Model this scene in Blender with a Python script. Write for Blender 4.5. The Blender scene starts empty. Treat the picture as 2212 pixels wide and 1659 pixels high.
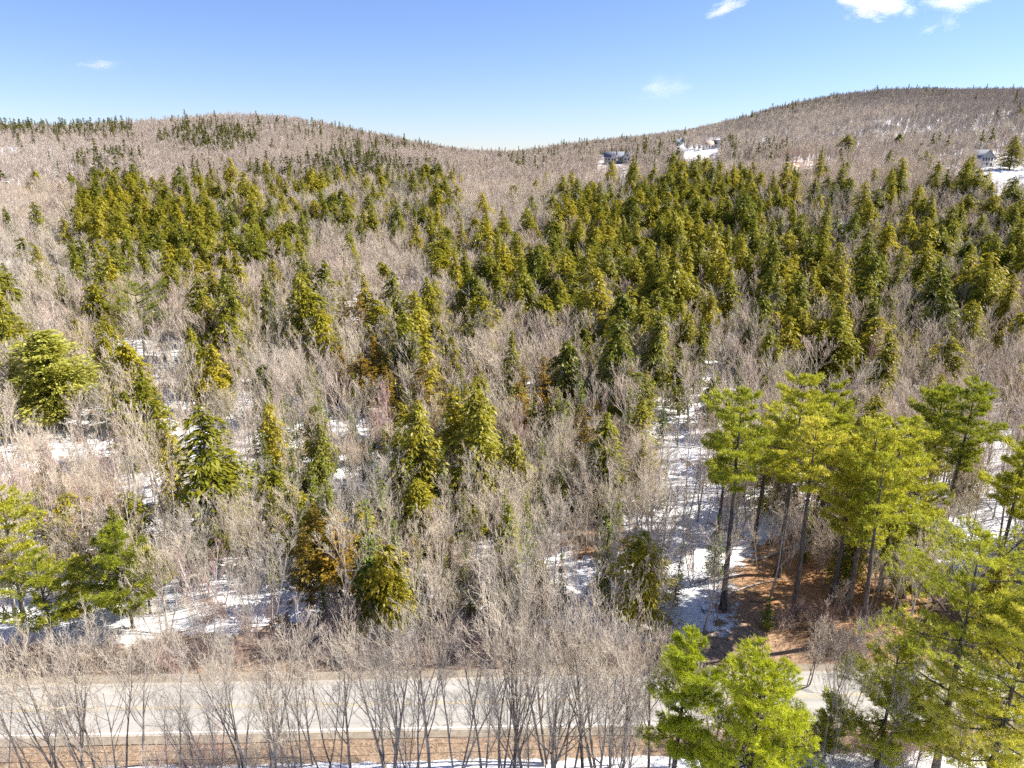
import bpy, math, random
import numpy as np
from mathutils import Vector

# ------------------------------------------------------------------ camera, world, sun, exposure
SC = bpy.context.scene
COL = SC.collection
RD = math.radians
CAM_H, PITCH, FPX, PW, PH = 54.0, RD(17.7), 1536.0, 2212.0, 1659.0
SUN_AZ, SUN_EL = RD(80.0), RD(41.0)          # azimuth clockwise from +Y (view direction)

cam_d = bpy.data.cameras.new("camera")
cam = bpy.data.objects.new("camera", cam_d)
COL.objects.link(cam)
cam.location = (0, 0, CAM_H)
cam.rotation_euler = (math.pi / 2 - PITCH, 0, 0)
cam_d.sensor_width = 36.0
cam_d.lens = 36.0 * FPX / PW
cam_d.clip_start, cam_d.clip_end = 0.5, 20000
SC.camera = cam

world = bpy.data.worlds.new("World")
SC.world = world
world.use_nodes = True
wt = world.node_tree
wt.nodes.clear()
sky = wt.nodes.new("ShaderNodeTexSky")
sky.sky_type = 'NISHITA'
sky.sun_disc = False
sky.sun_elevation = SUN_EL
sky.sun_rotation = SUN_AZ
sky.altitude = 300
sky.air_density, sky.dust_density, sky.ozone_density = 1.0, 0.0, 1.0
bg = wt.nodes.new("ShaderNodeBackground")
bg.inputs['Strength'].default_value = 0.078
wo = wt.nodes.new("ShaderNodeOutputWorld")
grade = wt.nodes.new("ShaderNodeMix"); grade.data_type = 'RGBA'; grade.blend_type = 'MULTIPLY'
grade.inputs[0].default_value = 1.0
grade.inputs[7].default_value = (0.60, 0.68, 0.98, 1)
wt.links.new(sky.outputs[0], grade.inputs[6])
wt.links.new(grade.outputs[2], bg.inputs[0])
wt.links.new(bg.outputs[0], wo.inputs[0])

sl = bpy.data.lights.new("sun", 'SUN')
sl.energy, sl.angle, sl.color = 5.0, RD(0.5), (1.0, 0.95, 0.87)
so = bpy.data.objects.new("sun", sl)
COL.objects.link(so)
SUN_DIR = Vector((math.sin(SUN_AZ) * math.cos(SUN_EL), math.cos(SUN_AZ) * math.cos(SUN_EL), math.sin(SUN_EL)))
so.rotation_euler = SUN_DIR.to_track_quat('Z', 'Y').to_euler()
so.location = (200, 100, 300)

SC.view_settings.view_transform = 'Standard'
SC.view_settings.look = 'None'
SC.view_settings.exposure = 1.2
SC.view_settings.gamma = 1.0
SC.cycles.max_bounces = 6
SC.cycles.diffuse_bounces = 3
SC.cycles.transparent_max_bounces = 8
SC.cycles.volume_bounces = 4
SC.cycles.use_denoising = False

# ------------------------------------------------------------------ picture <-> ground
CP, SP = math.cos(PITCH), math.sin(PITCH)

def ray(px, py):
    a, b = (px - PW / 2) / FPX, (PH / 2 - py) / FPX
    return np.array([a, CP + b * SP, -SP + b * CP])

def project(x, y, z):
    dz = z - CAM_H
    f = y * CP - dz * SP
    u = y * SP + dz * CP
    f = np.where(f < 1, 1, f)
    return PW / 2 + FPX * x / f, PH / 2 - FPX * u / f

def smoothstep(a, b, x):
    t = np.clip((x - a) / (b - a), 0, 1)
    return t * t * (3 - 2 * t)

# ------------------------------------------------------------------ terrain: heights over (azimuth, distance)
SKYLINE = [(-300, 262), (0, 262), (150, 260), (300, 253), (400, 246), (480, 240), (560, 242), (650, 252), (750, 270), (850, 289),
           (950, 309), (1060, 322), (1150, 316), (1230, 303), (1300, 296), (1400, 286), (1500, 271), (1600, 250),
           (1700, 223), (1800, 201), (1900, 185), (1950, 182), (2050, 184), (2212, 187), (2600, 200)]
RIDGE = [(-300, 980), (0, 980), (480, 1020), (800, 1060), (1106, 1100), (1500, 1250), (1900, 1400), (2212, 1420), (2600, 1450)]
PROF = {  # px column: heights at 300, 400, 500, 700, 900 m
    -300: (10, 22, 33, 50, 68), 0: (10, 22, 33, 50, 68), 400: (9, 25, 37, 58, 80), 800: (12, 27, 36, 48, 58),
    1106: (14, 27, 34, 40, 42), 1500: (14, 31, 44, 55, 66), 1900: (14, 31, 46, 66, 92), 2212: (14, 31, 47, 68, 95), 2600: (14, 31, 47, 68, 95)}
COLS = sorted(PROF)

def az_of_col(px):
    r = ray(px, 330)
    return math.atan2(r[0], r[1])

AZG = np.radians(np.arange(-180, 180.1, 1.0))
RG = np.arange(0, 4000.1, 5.0)

def build_table():
    azc = np.array([az_of_col(c) for c in COLS])
    tab = np.zeros((len(AZG), len(RG)))
    sk_x = [p[0] for p in SKYLINE]; sk_y = [p[1] for p in SKYLINE]
    cols = np.interp(AZG, azc, COLS)
    for i, a in enumerate(AZG):
        c = cols[i]
        row = np.interp(c, sk_x, sk_y)
        rr = ray(c, row)
        rd = np.interp(c, [p[0] for p in RIDGE], [p[1] for p in RIDGE])
        zr = CAM_H + rd * rr[2] / math.hypot(rr[0], rr[1]) - 13.5
        zs = [np.interp(c, COLS, [PROF[k][j] for k in COLS]) for j in range(5)]
        R = [0, 95, 150, 200, 250, 300, 400, 500, 700, 900, rd, rd + 300, rd + 900, 4000]
        Z = [0, 0, 1.0, 4.5, 8.5] + zs + [zr, zr - 60, zr - 140, zr - 160]
        back = smoothstep(RD(60), RD(110), abs(a))
        tab[i] = np.interp(RG, R, Z) * (1 - back)
    k = np.hanning(15); k /= k.sum()
    pad = np.pad(tab, ((0, 0), (7, 7)), mode='edge')
    sm = np.stack([np.convolve(r_, k, 'valid') for r_ in pad])
    w = smoothstep(90, 140, RG)[None, :]
    tab = tab * (1 - w) + sm * w
    ka = np.array([1, 2, 1.]) / 4
    tab[1:-1] = ka[0] * tab[:-2] + ka[1] * tab[1:-1] + ka[2] * tab[2:]
    return tab

TAB = build_table()

def road_v(x, y):
    """signed distance across the road, metres (0 = centre line)"""
    return (y - (60.4 + 0.025 * x)) / 1.0003

def terrain(x, y):
    x = np.asarray(x, float); y = np.asarray(y, float)
    r = np.hypot(x, y); a = np.arctan2(x, y)
    fi = np.clip((np.degrees(a) + 180), 0, 359.999); i = fi.astype(int); fa = fi - i
    fr = np.clip(r / 5.0, 0, len(RG) - 1.001); j = fr.astype(int); fb = fr - j
    z = (TAB[i, j] * (1 - fa) * (1 - fb) + TAB[i + 1, j] * fa * (1 - fb) + TAB[i, j + 1] * (1 - fa) * fb + TAB[i + 1, j + 1] * fa * fb)
    v = road_v(x, y)
    off = smoothstep(4.2, 12, np.abs(v))
    bump = (0.30 * np.sin(x * 0.21 + 1.3) * np.sin(y * 0.17 + 0.4) + 0.22 * np.sin(x * 0.43 + y * 0.31) + 0.16 * np.sin(y * 0.71 - x * 0.52 + 2.0)
            + 0.9 * np.sin(x * 0.043 + 0.7) * np.sin(y * 0.037 + 2.2) * smoothstep(60, 160, r)
            + 3.0 * np.sin(x * 0.013 + 2.0) * np.sin(y * 0.011 + 0.5) * smoothstep(200, 500, r))
    ditch = -0.75 * np.exp(-((v - 6.6) / 1.5) ** 2) - 0.35 * np.exp(-((v + 6.4) / 1.3) ** 2)
    return z + bump * off + ditch

def at(px, py, h=0.0):
    """the ground point below a thing of height h whose top is seen at the pixel"""
    d = ray(px, py); hl = math.hypot(d[0], d[1])
    s = np.concatenate([np.arange(30, 400, 0.25), np.arange(400, 1600, 1.0)]) / hl
    X, Y, Z = d[0] * s, d[1] * s, CAM_H + d[2] * s
    T = terrain(X, Y) + h
    k = np.argmax(Z <= T)
    if Z[k] > T[k]:
        k = len(s) - 1
    return float(X[k]), float(Y[k]), float(T[k] - h)

def from_base(px, py):
    return at(px, py, 0.0)

# ------------------------------------------------------------------ node helpers
def new_mat(name):
    m = bpy.data.materials.new(name); m.use_nodes = True
    nt = m.node_tree; nt.nodes.clear()
    out = nt.nodes.new("ShaderNodeOutputMaterial")
    return m, nt, out

def N(nt, t, **kw):
    n = nt.nodes.new(t)
    for k, v in kw.items():
        if k in n.inputs.keys() if isinstance(k, str) else False:
            n.inputs[k].default_value = v
        else:
            setattr(n, k, v)
    return n

def ramp(nt, src, stops):
    n = nt.nodes.new("ShaderNodeValToRGB")
    e = n.color_ramp.elements
    while len(e) < len(stops): e.new(0.5)
    for i, (p, c) in enumerate(stops):
        e[i].position = p; e[i].color = (*c, 1) if len(c) == 3 else c
    if src is not None: nt.links.new(src, n.inputs[0])
    return n.outputs[0]

def noise(nt, vec, scale, detail=4, rough=0.55):
    n = nt.nodes.new("ShaderNodeTexNoise")
    n.inputs['Scale'].default_value = scale; n.inputs['Detail'].default_value = detail; n.inputs['Roughness'].default_value = rough
    if vec is not None: nt.links.new(vec, n.inputs['Vector'])
    return n.outputs['Fac']

def mix(nt, fac, a, b):
    n = nt.nodes.new("ShaderNodeMix"); n.data_type = 'RGBA'
    for s, i in ((fac, 0), (a, 6), (b, 7)):
        if isinstance(s, (int, float)): n.inputs[i].default_value = s
        elif isinstance(s, tuple): n.inputs[i].default_value = (*s, 1)
        else: nt.links.new(s, n.inputs[i])
    return n.outputs[2]

def mth(nt, op, a, b=None, c=None, clamp=False):
    n = nt.nodes.new("ShaderNodeMath"); n.operation = op; n.use_clamp = clamp
    for i, s in enumerate((a, b, c)):
        if s is None: continue
        if isinstance(s, (int, float)): n.inputs[i].default_value = s
        else: nt.links.new(s, n.inputs[i])
    return n.outputs[0]

def attr(nt, name):
    n = nt.nodes.new("ShaderNodeAttribute"); n.attribute_name = name
    return n.outputs['Fac']

def pos(nt):
    return nt.nodes.new("ShaderNodeNewGeometry").outputs['Position']

def principled(nt, out, color, rough=0.8, spec=0.2, bump=None, bump_d=0.1, bump_s=0.5):
    p = nt.nodes.new("ShaderNodeBsdfPrincipled")
    if isinstance(color, tuple): p.inputs['Base Color'].default_value = (*color, 1)
    else: nt.links.new(color, p.inputs['Base Color'])
    p.inputs['Roughness'].default_value = rough
    p.inputs['Specular IOR Level'].default_value = spec
    if bump is not None:
        b = nt.nodes.new("ShaderNodeBump"); b.inputs['Distance'].default_value = bump_d; b.inputs['Strength'].default_value = bump_s
        nt.links.new(bump, b.inputs['Height']); nt.links.new(b.outputs[0], p.inputs['Normal'])
    nt.links.new(p.outputs[0], out.inputs['Surface'])
    return p

# ------------------------------------------------------------------ materials
def foliage_mat(name, ca, cb, cc, trans=0.3):
    m, nt, out = new_mat(name)
    oi = nt.nodes.new("ShaderNodeObjectInfo").outputs['Random']
    t = attr(nt, "tint")
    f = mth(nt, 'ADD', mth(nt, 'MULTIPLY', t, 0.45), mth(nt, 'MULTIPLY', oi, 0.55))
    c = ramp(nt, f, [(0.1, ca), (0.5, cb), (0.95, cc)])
    d = nt.nodes.new("ShaderNodeBsdfDiffuse"); tr = nt.nodes.new("ShaderNodeBsdfTranslucent")
    nt.links.new(c, d.inputs[0]); nt.links.new(c, tr.inputs[0])
    g = nt.nodes.new("ShaderNodeBsdfGlossy"); g.inputs['Roughness'].default_value = 0.5; g.inputs[0].default_value = (0.9, 0.9, 0.8, 1)
    ms = nt.nodes.new("ShaderNodeMixShader"); ms.inputs[0].default_value = trans
    nt.links.new(d.outputs[0], ms.inputs[1]); nt.links.new(tr.outputs[0], ms.inputs[2])
    m2 = nt.nodes.new("ShaderNodeMixShader"); m2.inputs[0].default_value = 0.025
    nt.links.new(ms.outputs[0], m2.inputs[1]); nt.links.new(g.outputs[0], m2.inputs[2])
    nt.links.new(m2.outputs[0], out.inputs['Surface'])
    return m

M = {}
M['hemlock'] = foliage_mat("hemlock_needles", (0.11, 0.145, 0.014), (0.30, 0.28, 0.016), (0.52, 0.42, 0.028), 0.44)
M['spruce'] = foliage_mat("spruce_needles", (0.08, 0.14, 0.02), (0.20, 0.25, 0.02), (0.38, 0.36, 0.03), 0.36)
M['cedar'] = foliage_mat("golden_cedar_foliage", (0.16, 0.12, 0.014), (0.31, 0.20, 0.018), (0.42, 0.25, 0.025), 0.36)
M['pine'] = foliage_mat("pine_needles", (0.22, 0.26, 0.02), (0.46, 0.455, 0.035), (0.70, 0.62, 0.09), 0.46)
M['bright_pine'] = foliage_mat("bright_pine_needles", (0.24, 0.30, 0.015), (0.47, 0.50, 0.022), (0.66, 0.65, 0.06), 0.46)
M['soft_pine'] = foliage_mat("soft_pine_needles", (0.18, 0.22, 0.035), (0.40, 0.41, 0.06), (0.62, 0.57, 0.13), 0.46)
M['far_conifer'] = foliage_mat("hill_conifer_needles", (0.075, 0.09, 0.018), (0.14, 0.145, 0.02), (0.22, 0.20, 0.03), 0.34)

def bark_mat(name, a, b, c, scale=3.0):
    m, nt, out = new_mat(name)
    tc = nt.nodes.new("ShaderNodeTexCoord").outputs['Object']
    mp = nt.nodes.new("ShaderNodeMapping"); mp.inputs['Scale'].default_value = (1, 1, 0.35); nt.links.new(tc, mp.inputs[0])
    n1 = noise(nt, mp.outputs[0], scale, 6, 0.65)
    oi = nt.nodes.new("ShaderNodeObjectInfo").outputs['Random']
    f = mth(nt, 'ADD', mth(nt, 'MULTIPLY', n1, 0.85), mth(nt, 'MULTIPLY', oi, 0.15))
    col = ramp(nt, f, [(0.33, a), (0.52, b), (0.70, c)])
    principled(nt, out, col, 0.9, 0.1, n1, 0.05, 0.6)
    return m

M['bark'] = bark_mat("grey_bark", (0.13, 0.105, 0.085), (0.42, 0.36, 0.30), (0.66, 0.60, 0.52))
M['front_bark'] = bark_mat("dark_mottled_bark", (0.07, 0.056, 0.046), (0.24, 0.20, 0.165), (0.52, 0.47, 0.40))
M['dark_bark'] = bark_mat("pine_bark", (0.05, 0.042, 0.036), (0.115, 0.095, 0.082), (0.22, 0.20, 0.18))
M['birch_bark'] = bark_mat("white_birch_bark", (0.25, 0.20, 0.17), (0.66, 0.60, 0.54), (0.80, 0.76, 0.71), 2.0)
M['dead_bark'] = bark_mat("bleached_dead_wood", (0.25, 0.22, 0.19), (0.46, 0.43, 0.39), (0.62, 0.59, 0.55), 2.0)

def twig_mat(name, tan, pink, grey):
    """bare twigs; hue drifts over the land with the species growing there"""
    m, nt, out = new_mat(name)
    p = pos(nt)
    n1 = noise(nt, p, 0.006, 2, 0.5)
    oi = nt.nodes.new("ShaderNodeObjectInfo").outputs['Random']
    f = mth(nt, 'ADD', mth(nt, 'MULTIPLY', mth(nt, 'SUBTRACT', n1, 0.5), 1.6), mth(nt, 'ADD', mth(nt, 'MULTIPLY', oi, 0.7), 0.15))
    if name == "hill_twigs":
        n2 = noise(nt, p, 0.022, 3, 0.6); f = mth(nt, 'ADD', f, mth(nt, 'MULTIPLY', mth(nt, 'SUBTRACT', n2, 0.5), 0.9))
    if name == "hill_twigs":      # greyer beech and maple on the eastern hill, pinker birch on the western slope
        sx = nt.nodes.new("ShaderNodeSeparateXYZ"); nt.links.new(p, sx.inputs[0])
        f = mth(nt, 'SUBTRACT', f, mth(nt, 'MULTIPLY_ADD', mth(nt, 'SUBTRACT', sx.outputs[0], 150), 0.0014, 0.0))
    col = ramp(nt, f, [(0.1, grey), (0.45, tan), (0.85, pink)])
    d = nt.nodes.new("ShaderNodeBsdfDiffuse"); tr = nt.nodes.new("ShaderNodeBsdfTranslucent")
    nt.links.new(col, d.inputs[0]); nt.links.new(d.outputs[0], out.inputs['Surface'])
    return m

M['twig'] = twig_mat("bare_twigs", (0.68, 0.575, 0.435), (0.63, 0.50, 0.405), (0.53, 0.475, 0.40))
M['front_twig'] = twig_mat("grey_tan_twigs", (0.57, 0.485, 0.37), (0.53, 0.425, 0.345), (0.44, 0.395, 0.33))
M['far_twig'] = twig_mat("hill_twigs", (0.60, 0.505, 0.385), (0.52, 0.435, 0.36), (0.36, 0.31, 0.265))
M['red_twig'] = twig_mat("reddish_twigs", (0.50, 0.36, 0.30), (0.46, 0.29, 0.25), (0.48, 0.41, 0.36))

# ------------------------------------------------------------------ mesh helpers
def build_mesh(name, parts, smooth=False):
    """parts: list of (verts (n,3), faces (m,k), material, tint (m,) or None)"""
    V, loops, starts, tot, mi, tint, mats = [], [], [], [], [], [], []
    vo = lo = 0
    for v, f, m, t in parts:
        if len(f) == 0: continue
        if m not in mats: mats.append(m)
        k = f.shape[1]
        V.append(v); loops.append((f + vo).ravel())
        starts.append(lo + np.arange(len(f)) * k); tot.append(np.full(len(f), k))
        mi.append(np.full(len(f), mats.index(m))); tint.append(np.zeros(len(f)) if t is None else t)
        vo += len(v); lo += f.size
    V = np.concatenate(V); loops = np.concatenate(loops); starts = np.concatenate(starts); tot = np.concatenate(tot)
    me = bpy.data.meshes.new(name)
    me.vertices.add(len(V)); me.vertices.foreach_set("co", V.astype(np.float32).ravel())
    me.loops.add(len(loops)); me.loops.foreach_set("vertex_index", loops.astype(np.int32))
    me.polygons.add(len(starts)); me.polygons.foreach_set("loop_start", starts.astype(np.int32))
    me.polygons.foreach_set("loop_total", tot.astype(np.int32))
    me.polygons.foreach_set("material_index", np.concatenate(mi).astype(np.int32))
    if smooth: me.polygons.foreach_set("use_smooth", np.ones(len(starts), bool))
    a = me.attributes.new("tint", 'FLOAT', 'FACE'); a.data.foreach_set("value", np.concatenate(tint).astype(np.float32))
    for m in mats: me.materials.append(m)
    me.update(calc_edges=True); me.validate()
    return me

def norm(a):
    return a / np.maximum(np.linalg.norm(a, axis=-1, keepdims=True), 1e-9)

def tubes(segs, sides):
    """segs (n,8): p0 p1 r0 r1 -> open prisms"""
    s = np.asarray(segs, float).reshape(-1, 8)
    p0, p1, r0, r1 = s[:, 0:3], s[:, 3:6], s[:, 6:7], s[:, 7:8]
    d = norm(p1 - p0)
    ref = np.where(np.abs(d[:, 2:3]) > 0.9, np.array([[1., 0, 0]]), np.array([[0., 0, 1]]))
    u = norm(np.cross(d, ref)); w = np.cross(d, u)
    n = len(s); vs = []
    for k in range(sides):
        a = 2 * math.pi * k / sides
        o = u * math.cos(a) + w * math.sin(a)
        vs += [p0 + o * r0, p1 + o * r1]
    V = np.stack(vs, 1).reshape(-1, 3)
    b = (np.arange(n) * 2 * sides)[:, None]
    F = []
    for k in range(sides):
        k2 = (k + 1) % sides
        F.append(b + np.array([[2 * k, 2 * k2, 2 * k2 + 1, 2 * k + 1]]))
    return V, np.stack(F, 1).reshape(-1, 4)

def diamonds(c, a, b):
    """flat leaf-shaped sprays: centre c, half axis a, half width b"""
    V = np.stack([c - a, c + b - a * 0.15, c + a, c - b - a * 0.15], 1).reshape(-1, 3)
    return V, (np.arange(len(c)) * 4)[:, None] + np.arange(4)[None, :]

def blades(p, a, w):
    V = np.stack([p - w, p + w, p + a], 1).reshape(-1, 3)
    return V, (np.arange(len(p)) * 3)[:, None] + np.arange(3)[None, :]

def trunk_segs(rng, H, r, n=8, lean=0.03, top=1.0):
    z = np.linspace(0, H * top, n + 1)
    off = np.cumsum(rng.normal(0, lean * H / n, (n + 1, 2)), 0); off[0] = 0
    rad = r * (1 - z / H) ** 0.8 + 0.012
    rad[0] *= 1.35
    P = np.column_stack([off, z]); P[0, 2] = -0.6
    return P, rad, np.column_stack([P[:-1], P[1:], rad[:-1], rad[1:]])

# ------------------------------------------------------------------ conifers
def conifer(seed, H, R, n_br, spray, mat, t0=0.06, droop=0.45, power=0.75, whorl=False, lob=0.35, lean_up=0.0, width=0.34, per=6.0, bark='dark_bark'):
    rng = np.random.default_rng(seed)
    P, rad, ts = trunk_segs(rng, H, 0.011 * H + 0.04, 8, 0.012)
    t = t0 + (1 - t0) * rng.random(n_br) ** 0.85
    if whorl:
        step = 0.55 / H
        t = np.round(t / step) * step + rng.normal(0, 0.05 / H, n_br)
    t = np.clip(t, t0, 0.995)
    az = rng.random(n_br) * 2 * math.pi
    ph = rng.random(6) * 6.28
    lobe = 1 + lob * (0.6 * np.sin(2 * az + 7 * t + ph[0]) * 0.6 + 0.5 * np.sin(3 * az - 15 * t + ph[1]) + 0.4 * np.sin(az * 5 + 31 * t + ph[2]))
    L = (R * (1 - t) ** power * np.minimum(1, (t - t0 + 0.06) / 0.16) * rng.uniform(0.7, 1.15, n_br) * lobe).clip(0.45)
    rows = []
    C, A, B, T, LS = [], [], [], [], []
    zup = np.array([0, 0, 1.])
    for i in range(n_br):
        o = np.array([math.cos(az[i]), math.sin(az[i]), 0]); q = np.array([-o[1], o[0], 0])
        base = np.array([np.interp(t[i] * H, P[:, 2], P[:, 0]), np.interp(t[i] * H, P[:, 2], P[:, 1]), t[i] * H])
        li = L[i]; n = max(3, int(li * per))
        s = 0.12 + 0.88 * rng.random(n) ** 0.8
        rise = 0.25 + lean_up
        zz = li * (rise * s - droop * s * s)
        lat = rng.uniform(-1, 1, n) * li * 0.30 * np.sin(np.clip(s, 0, 1) * 2.6)
        c = base + o * (s * li)[:, None] + q * lat[:, None] + zup * (zz + rng.normal(0, 0.05 * li, n))[:, None]
        slope = rise - 2 * droop * s
        ax = o[None, :] + q[None, :] * (np.sign(lat) * rng.uniform(0.2, 0.9, n))[:, None] + zup[None, :] * (slope + rng.normal(-0.12, 0.28, n))[:, None]
        ax = norm(ax)
        sz = spray * rng.uniform(0.6, 1.25, n) * (0.55 + 0.45 * min(1, li / 1.5))
        bx = norm(np.cross(ax, zup + rng.normal(0, 0.45, (n, 3))))
        C.append(c); A.append(ax * (sz * 0.5)[:, None]); B.append(bx * (sz * width * 0.5 * 1.2)[:, None])
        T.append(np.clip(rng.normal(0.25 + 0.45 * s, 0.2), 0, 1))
        LS.append([*base, *(base + o * li * 0.85 + zup * li * (rise * .85 - droop * .72)), 0.012 * li + 0.008, 0.006])
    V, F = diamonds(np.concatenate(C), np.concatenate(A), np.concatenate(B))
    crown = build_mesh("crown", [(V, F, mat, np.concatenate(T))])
    tv, tf = tubes(ts, 7); lv, lf = tubes(LS, 3)
    trunk = build_mesh("trunk", [(tv, tf, M[bark], None), (lv, lf, M[bark], None)], True)
    return trunk, crown

PINE_DENS = 1.35
def white_pine(seed, H, R, t0, mat, n_whorl, tufts, blade_l, blade_w, n_blade=7, flat=0.5, bark='dark_bark', round_top=0.55, dead=10, lim=(4, 6)):
    """tall pine: bare straight stem, whorls of long level limbs carrying needle tufts in plumes"""
    rng = np.random.default_rng(seed)
    P, rad, ts = trunk_segs(rng, H, 0.0115 * H + 0.04, 10, 0.012)
    zup = np.array([0, 0, 1.])
    LS, TP, TA = [], [], []
    def stem(z): return np.array([np.interp(z, P[:, 2], P[:, 0]), np.interp(z, P[:, 2], P[:, 1]), z])
    for w in range(n_whorl):
        u = (w + rng.uniform(-0.3, 0.3)) / (n_whorl - 1); u = min(max(u, 0), 1)
        z = H * (t0 + (0.985 - t0) * u)
        prof = (1 - u) ** round_top * min(1.0, 0.55 + 1.6 * u)
        k = rng.integers(lim[0], lim[1] + 1); a0 = rng.random() * 6.28
        for j in range(k):
            a = a0 + 6.283 * j / k + rng.normal(0, 0.25)
            li = 1.25 * R * prof * rng.choice([0.3, 0.65, 1.0, 1.3]) * rng.uniform(0.85, 1.1)
            if rng.random() < 0.16: continue
            li = max(li, 0.5)
            o = np.array([math.cos(a), math.sin(a), 0]); q = np.array([-o[1], o[0], 0])
            up0 = 0.02 + 0.55 * u ** 1.5 + rng.normal(0, 0.06); curl = 0.12 + rng.normal(0, 0.04)
            b = stem(z)
            ss = np.linspace(0, 1, 5)
            pts = b + o * (ss * li)[:, None] + zup * (li * (up0 * ss + curl * ss ** 2.2 - 0.10 * np.sin(ss * 3.14) * (1 - u)))[:, None] + q * (rng.normal(0, 0.05) * li * ss ** 2)[:, None]
            r_ = (0.016 * li + 0.012) * (1 - 0.8 * ss)
            for m in range(4): LS.append([*pts[m], *pts[m + 1], r_[m], r_[m + 1]])
            n = max(6, int(tufts * PINE_DENS * li / R))
            s = 0.22 + 0.78 * rng.random(n) ** 0.7
            lat = rng.uniform(-1, 1, n) * li * 0.34 * np.sin(np.clip(s * 2.7, 0, 3.0)) 
            c = np.stack([np.interp(s, ss, pts[:, d]) for d in range(3)], 1) + q * lat[:, None] + o * (np.abs(lat) * 0.35)[:, None]
            g_ = 1.1 * li / R; c = c + rng.normal(0, 0.08, c.shape)
            c[:, 2] += np.abs(lat) * 0.12 + np.abs(rng.normal(0, 0.05 * li * flat + 0.06, n))
            TP.append(c)
            TA.append(norm(o * 0.7 + q[None, :] * (lat / (0.4 * li))[:, None] + zup * (0.65 + 0.4 * u) + rng.normal(0, 0.25, (n, 3))))
            for m in range(0, n, 3):
                sb = max(0.1, s[m] - 0.15)
                p_ = np.array([np.interp(sb, ss, pts[:, d]) for d in range(3)])
                LS.append([*p_, *c[m], 0.018, 0.008])
    for m in range(dead):
        z = H * rng.uniform(t0 * 0.45, t0 * 1.02); a = rng.random() * 6.28; li = R * rng.uniform(0.2, 0.5)
        b = stem(z); e = b + np.array([math.cos(a) * li, math.sin(a) * li, -0.12 * li])
        LS.append([*b, *e, 0.03, 0.008])
    c = np.concatenate(TP); ax = np.concatenate(TA); n = len(c)
    tint_t = np.clip(rng.normal(0.5, 0.22, n), 0, 1)
    cc = np.repeat(c, n_blade, 0); aa = np.repeat(ax, n_blade, 0)
    dirs = norm(aa + rng.normal(0, 0.62, cc.shape))
    ln = blade_l * rng.uniform(0.65, 1.2, len(cc))
    wv = norm(np.cross(dirs, rng.normal(0, 1, cc.shape))) * (blade_w * rng.uniform(0.7, 1.3, len(cc)))[:, None]
    cc = cc + rng.normal(0, blade_l * 0.25, cc.shape)
    V, F = blades(cc, dirs * ln[:, None], wv)
    crown = build_mesh("crown", [(V, F, mat, np.clip(np.repeat(tint_t, n_blade) + rng.normal(0, 0.08, len(cc)), 0, 1))])
    tv, tf = tubes(ts, 9); lv, lf = tubes(LS, 4)
    trunk = build_mesh("trunk", [(tv, tf, M[bark], None), (lv, lf, M[bark], None)], True)
    return trunk, crown

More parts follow.
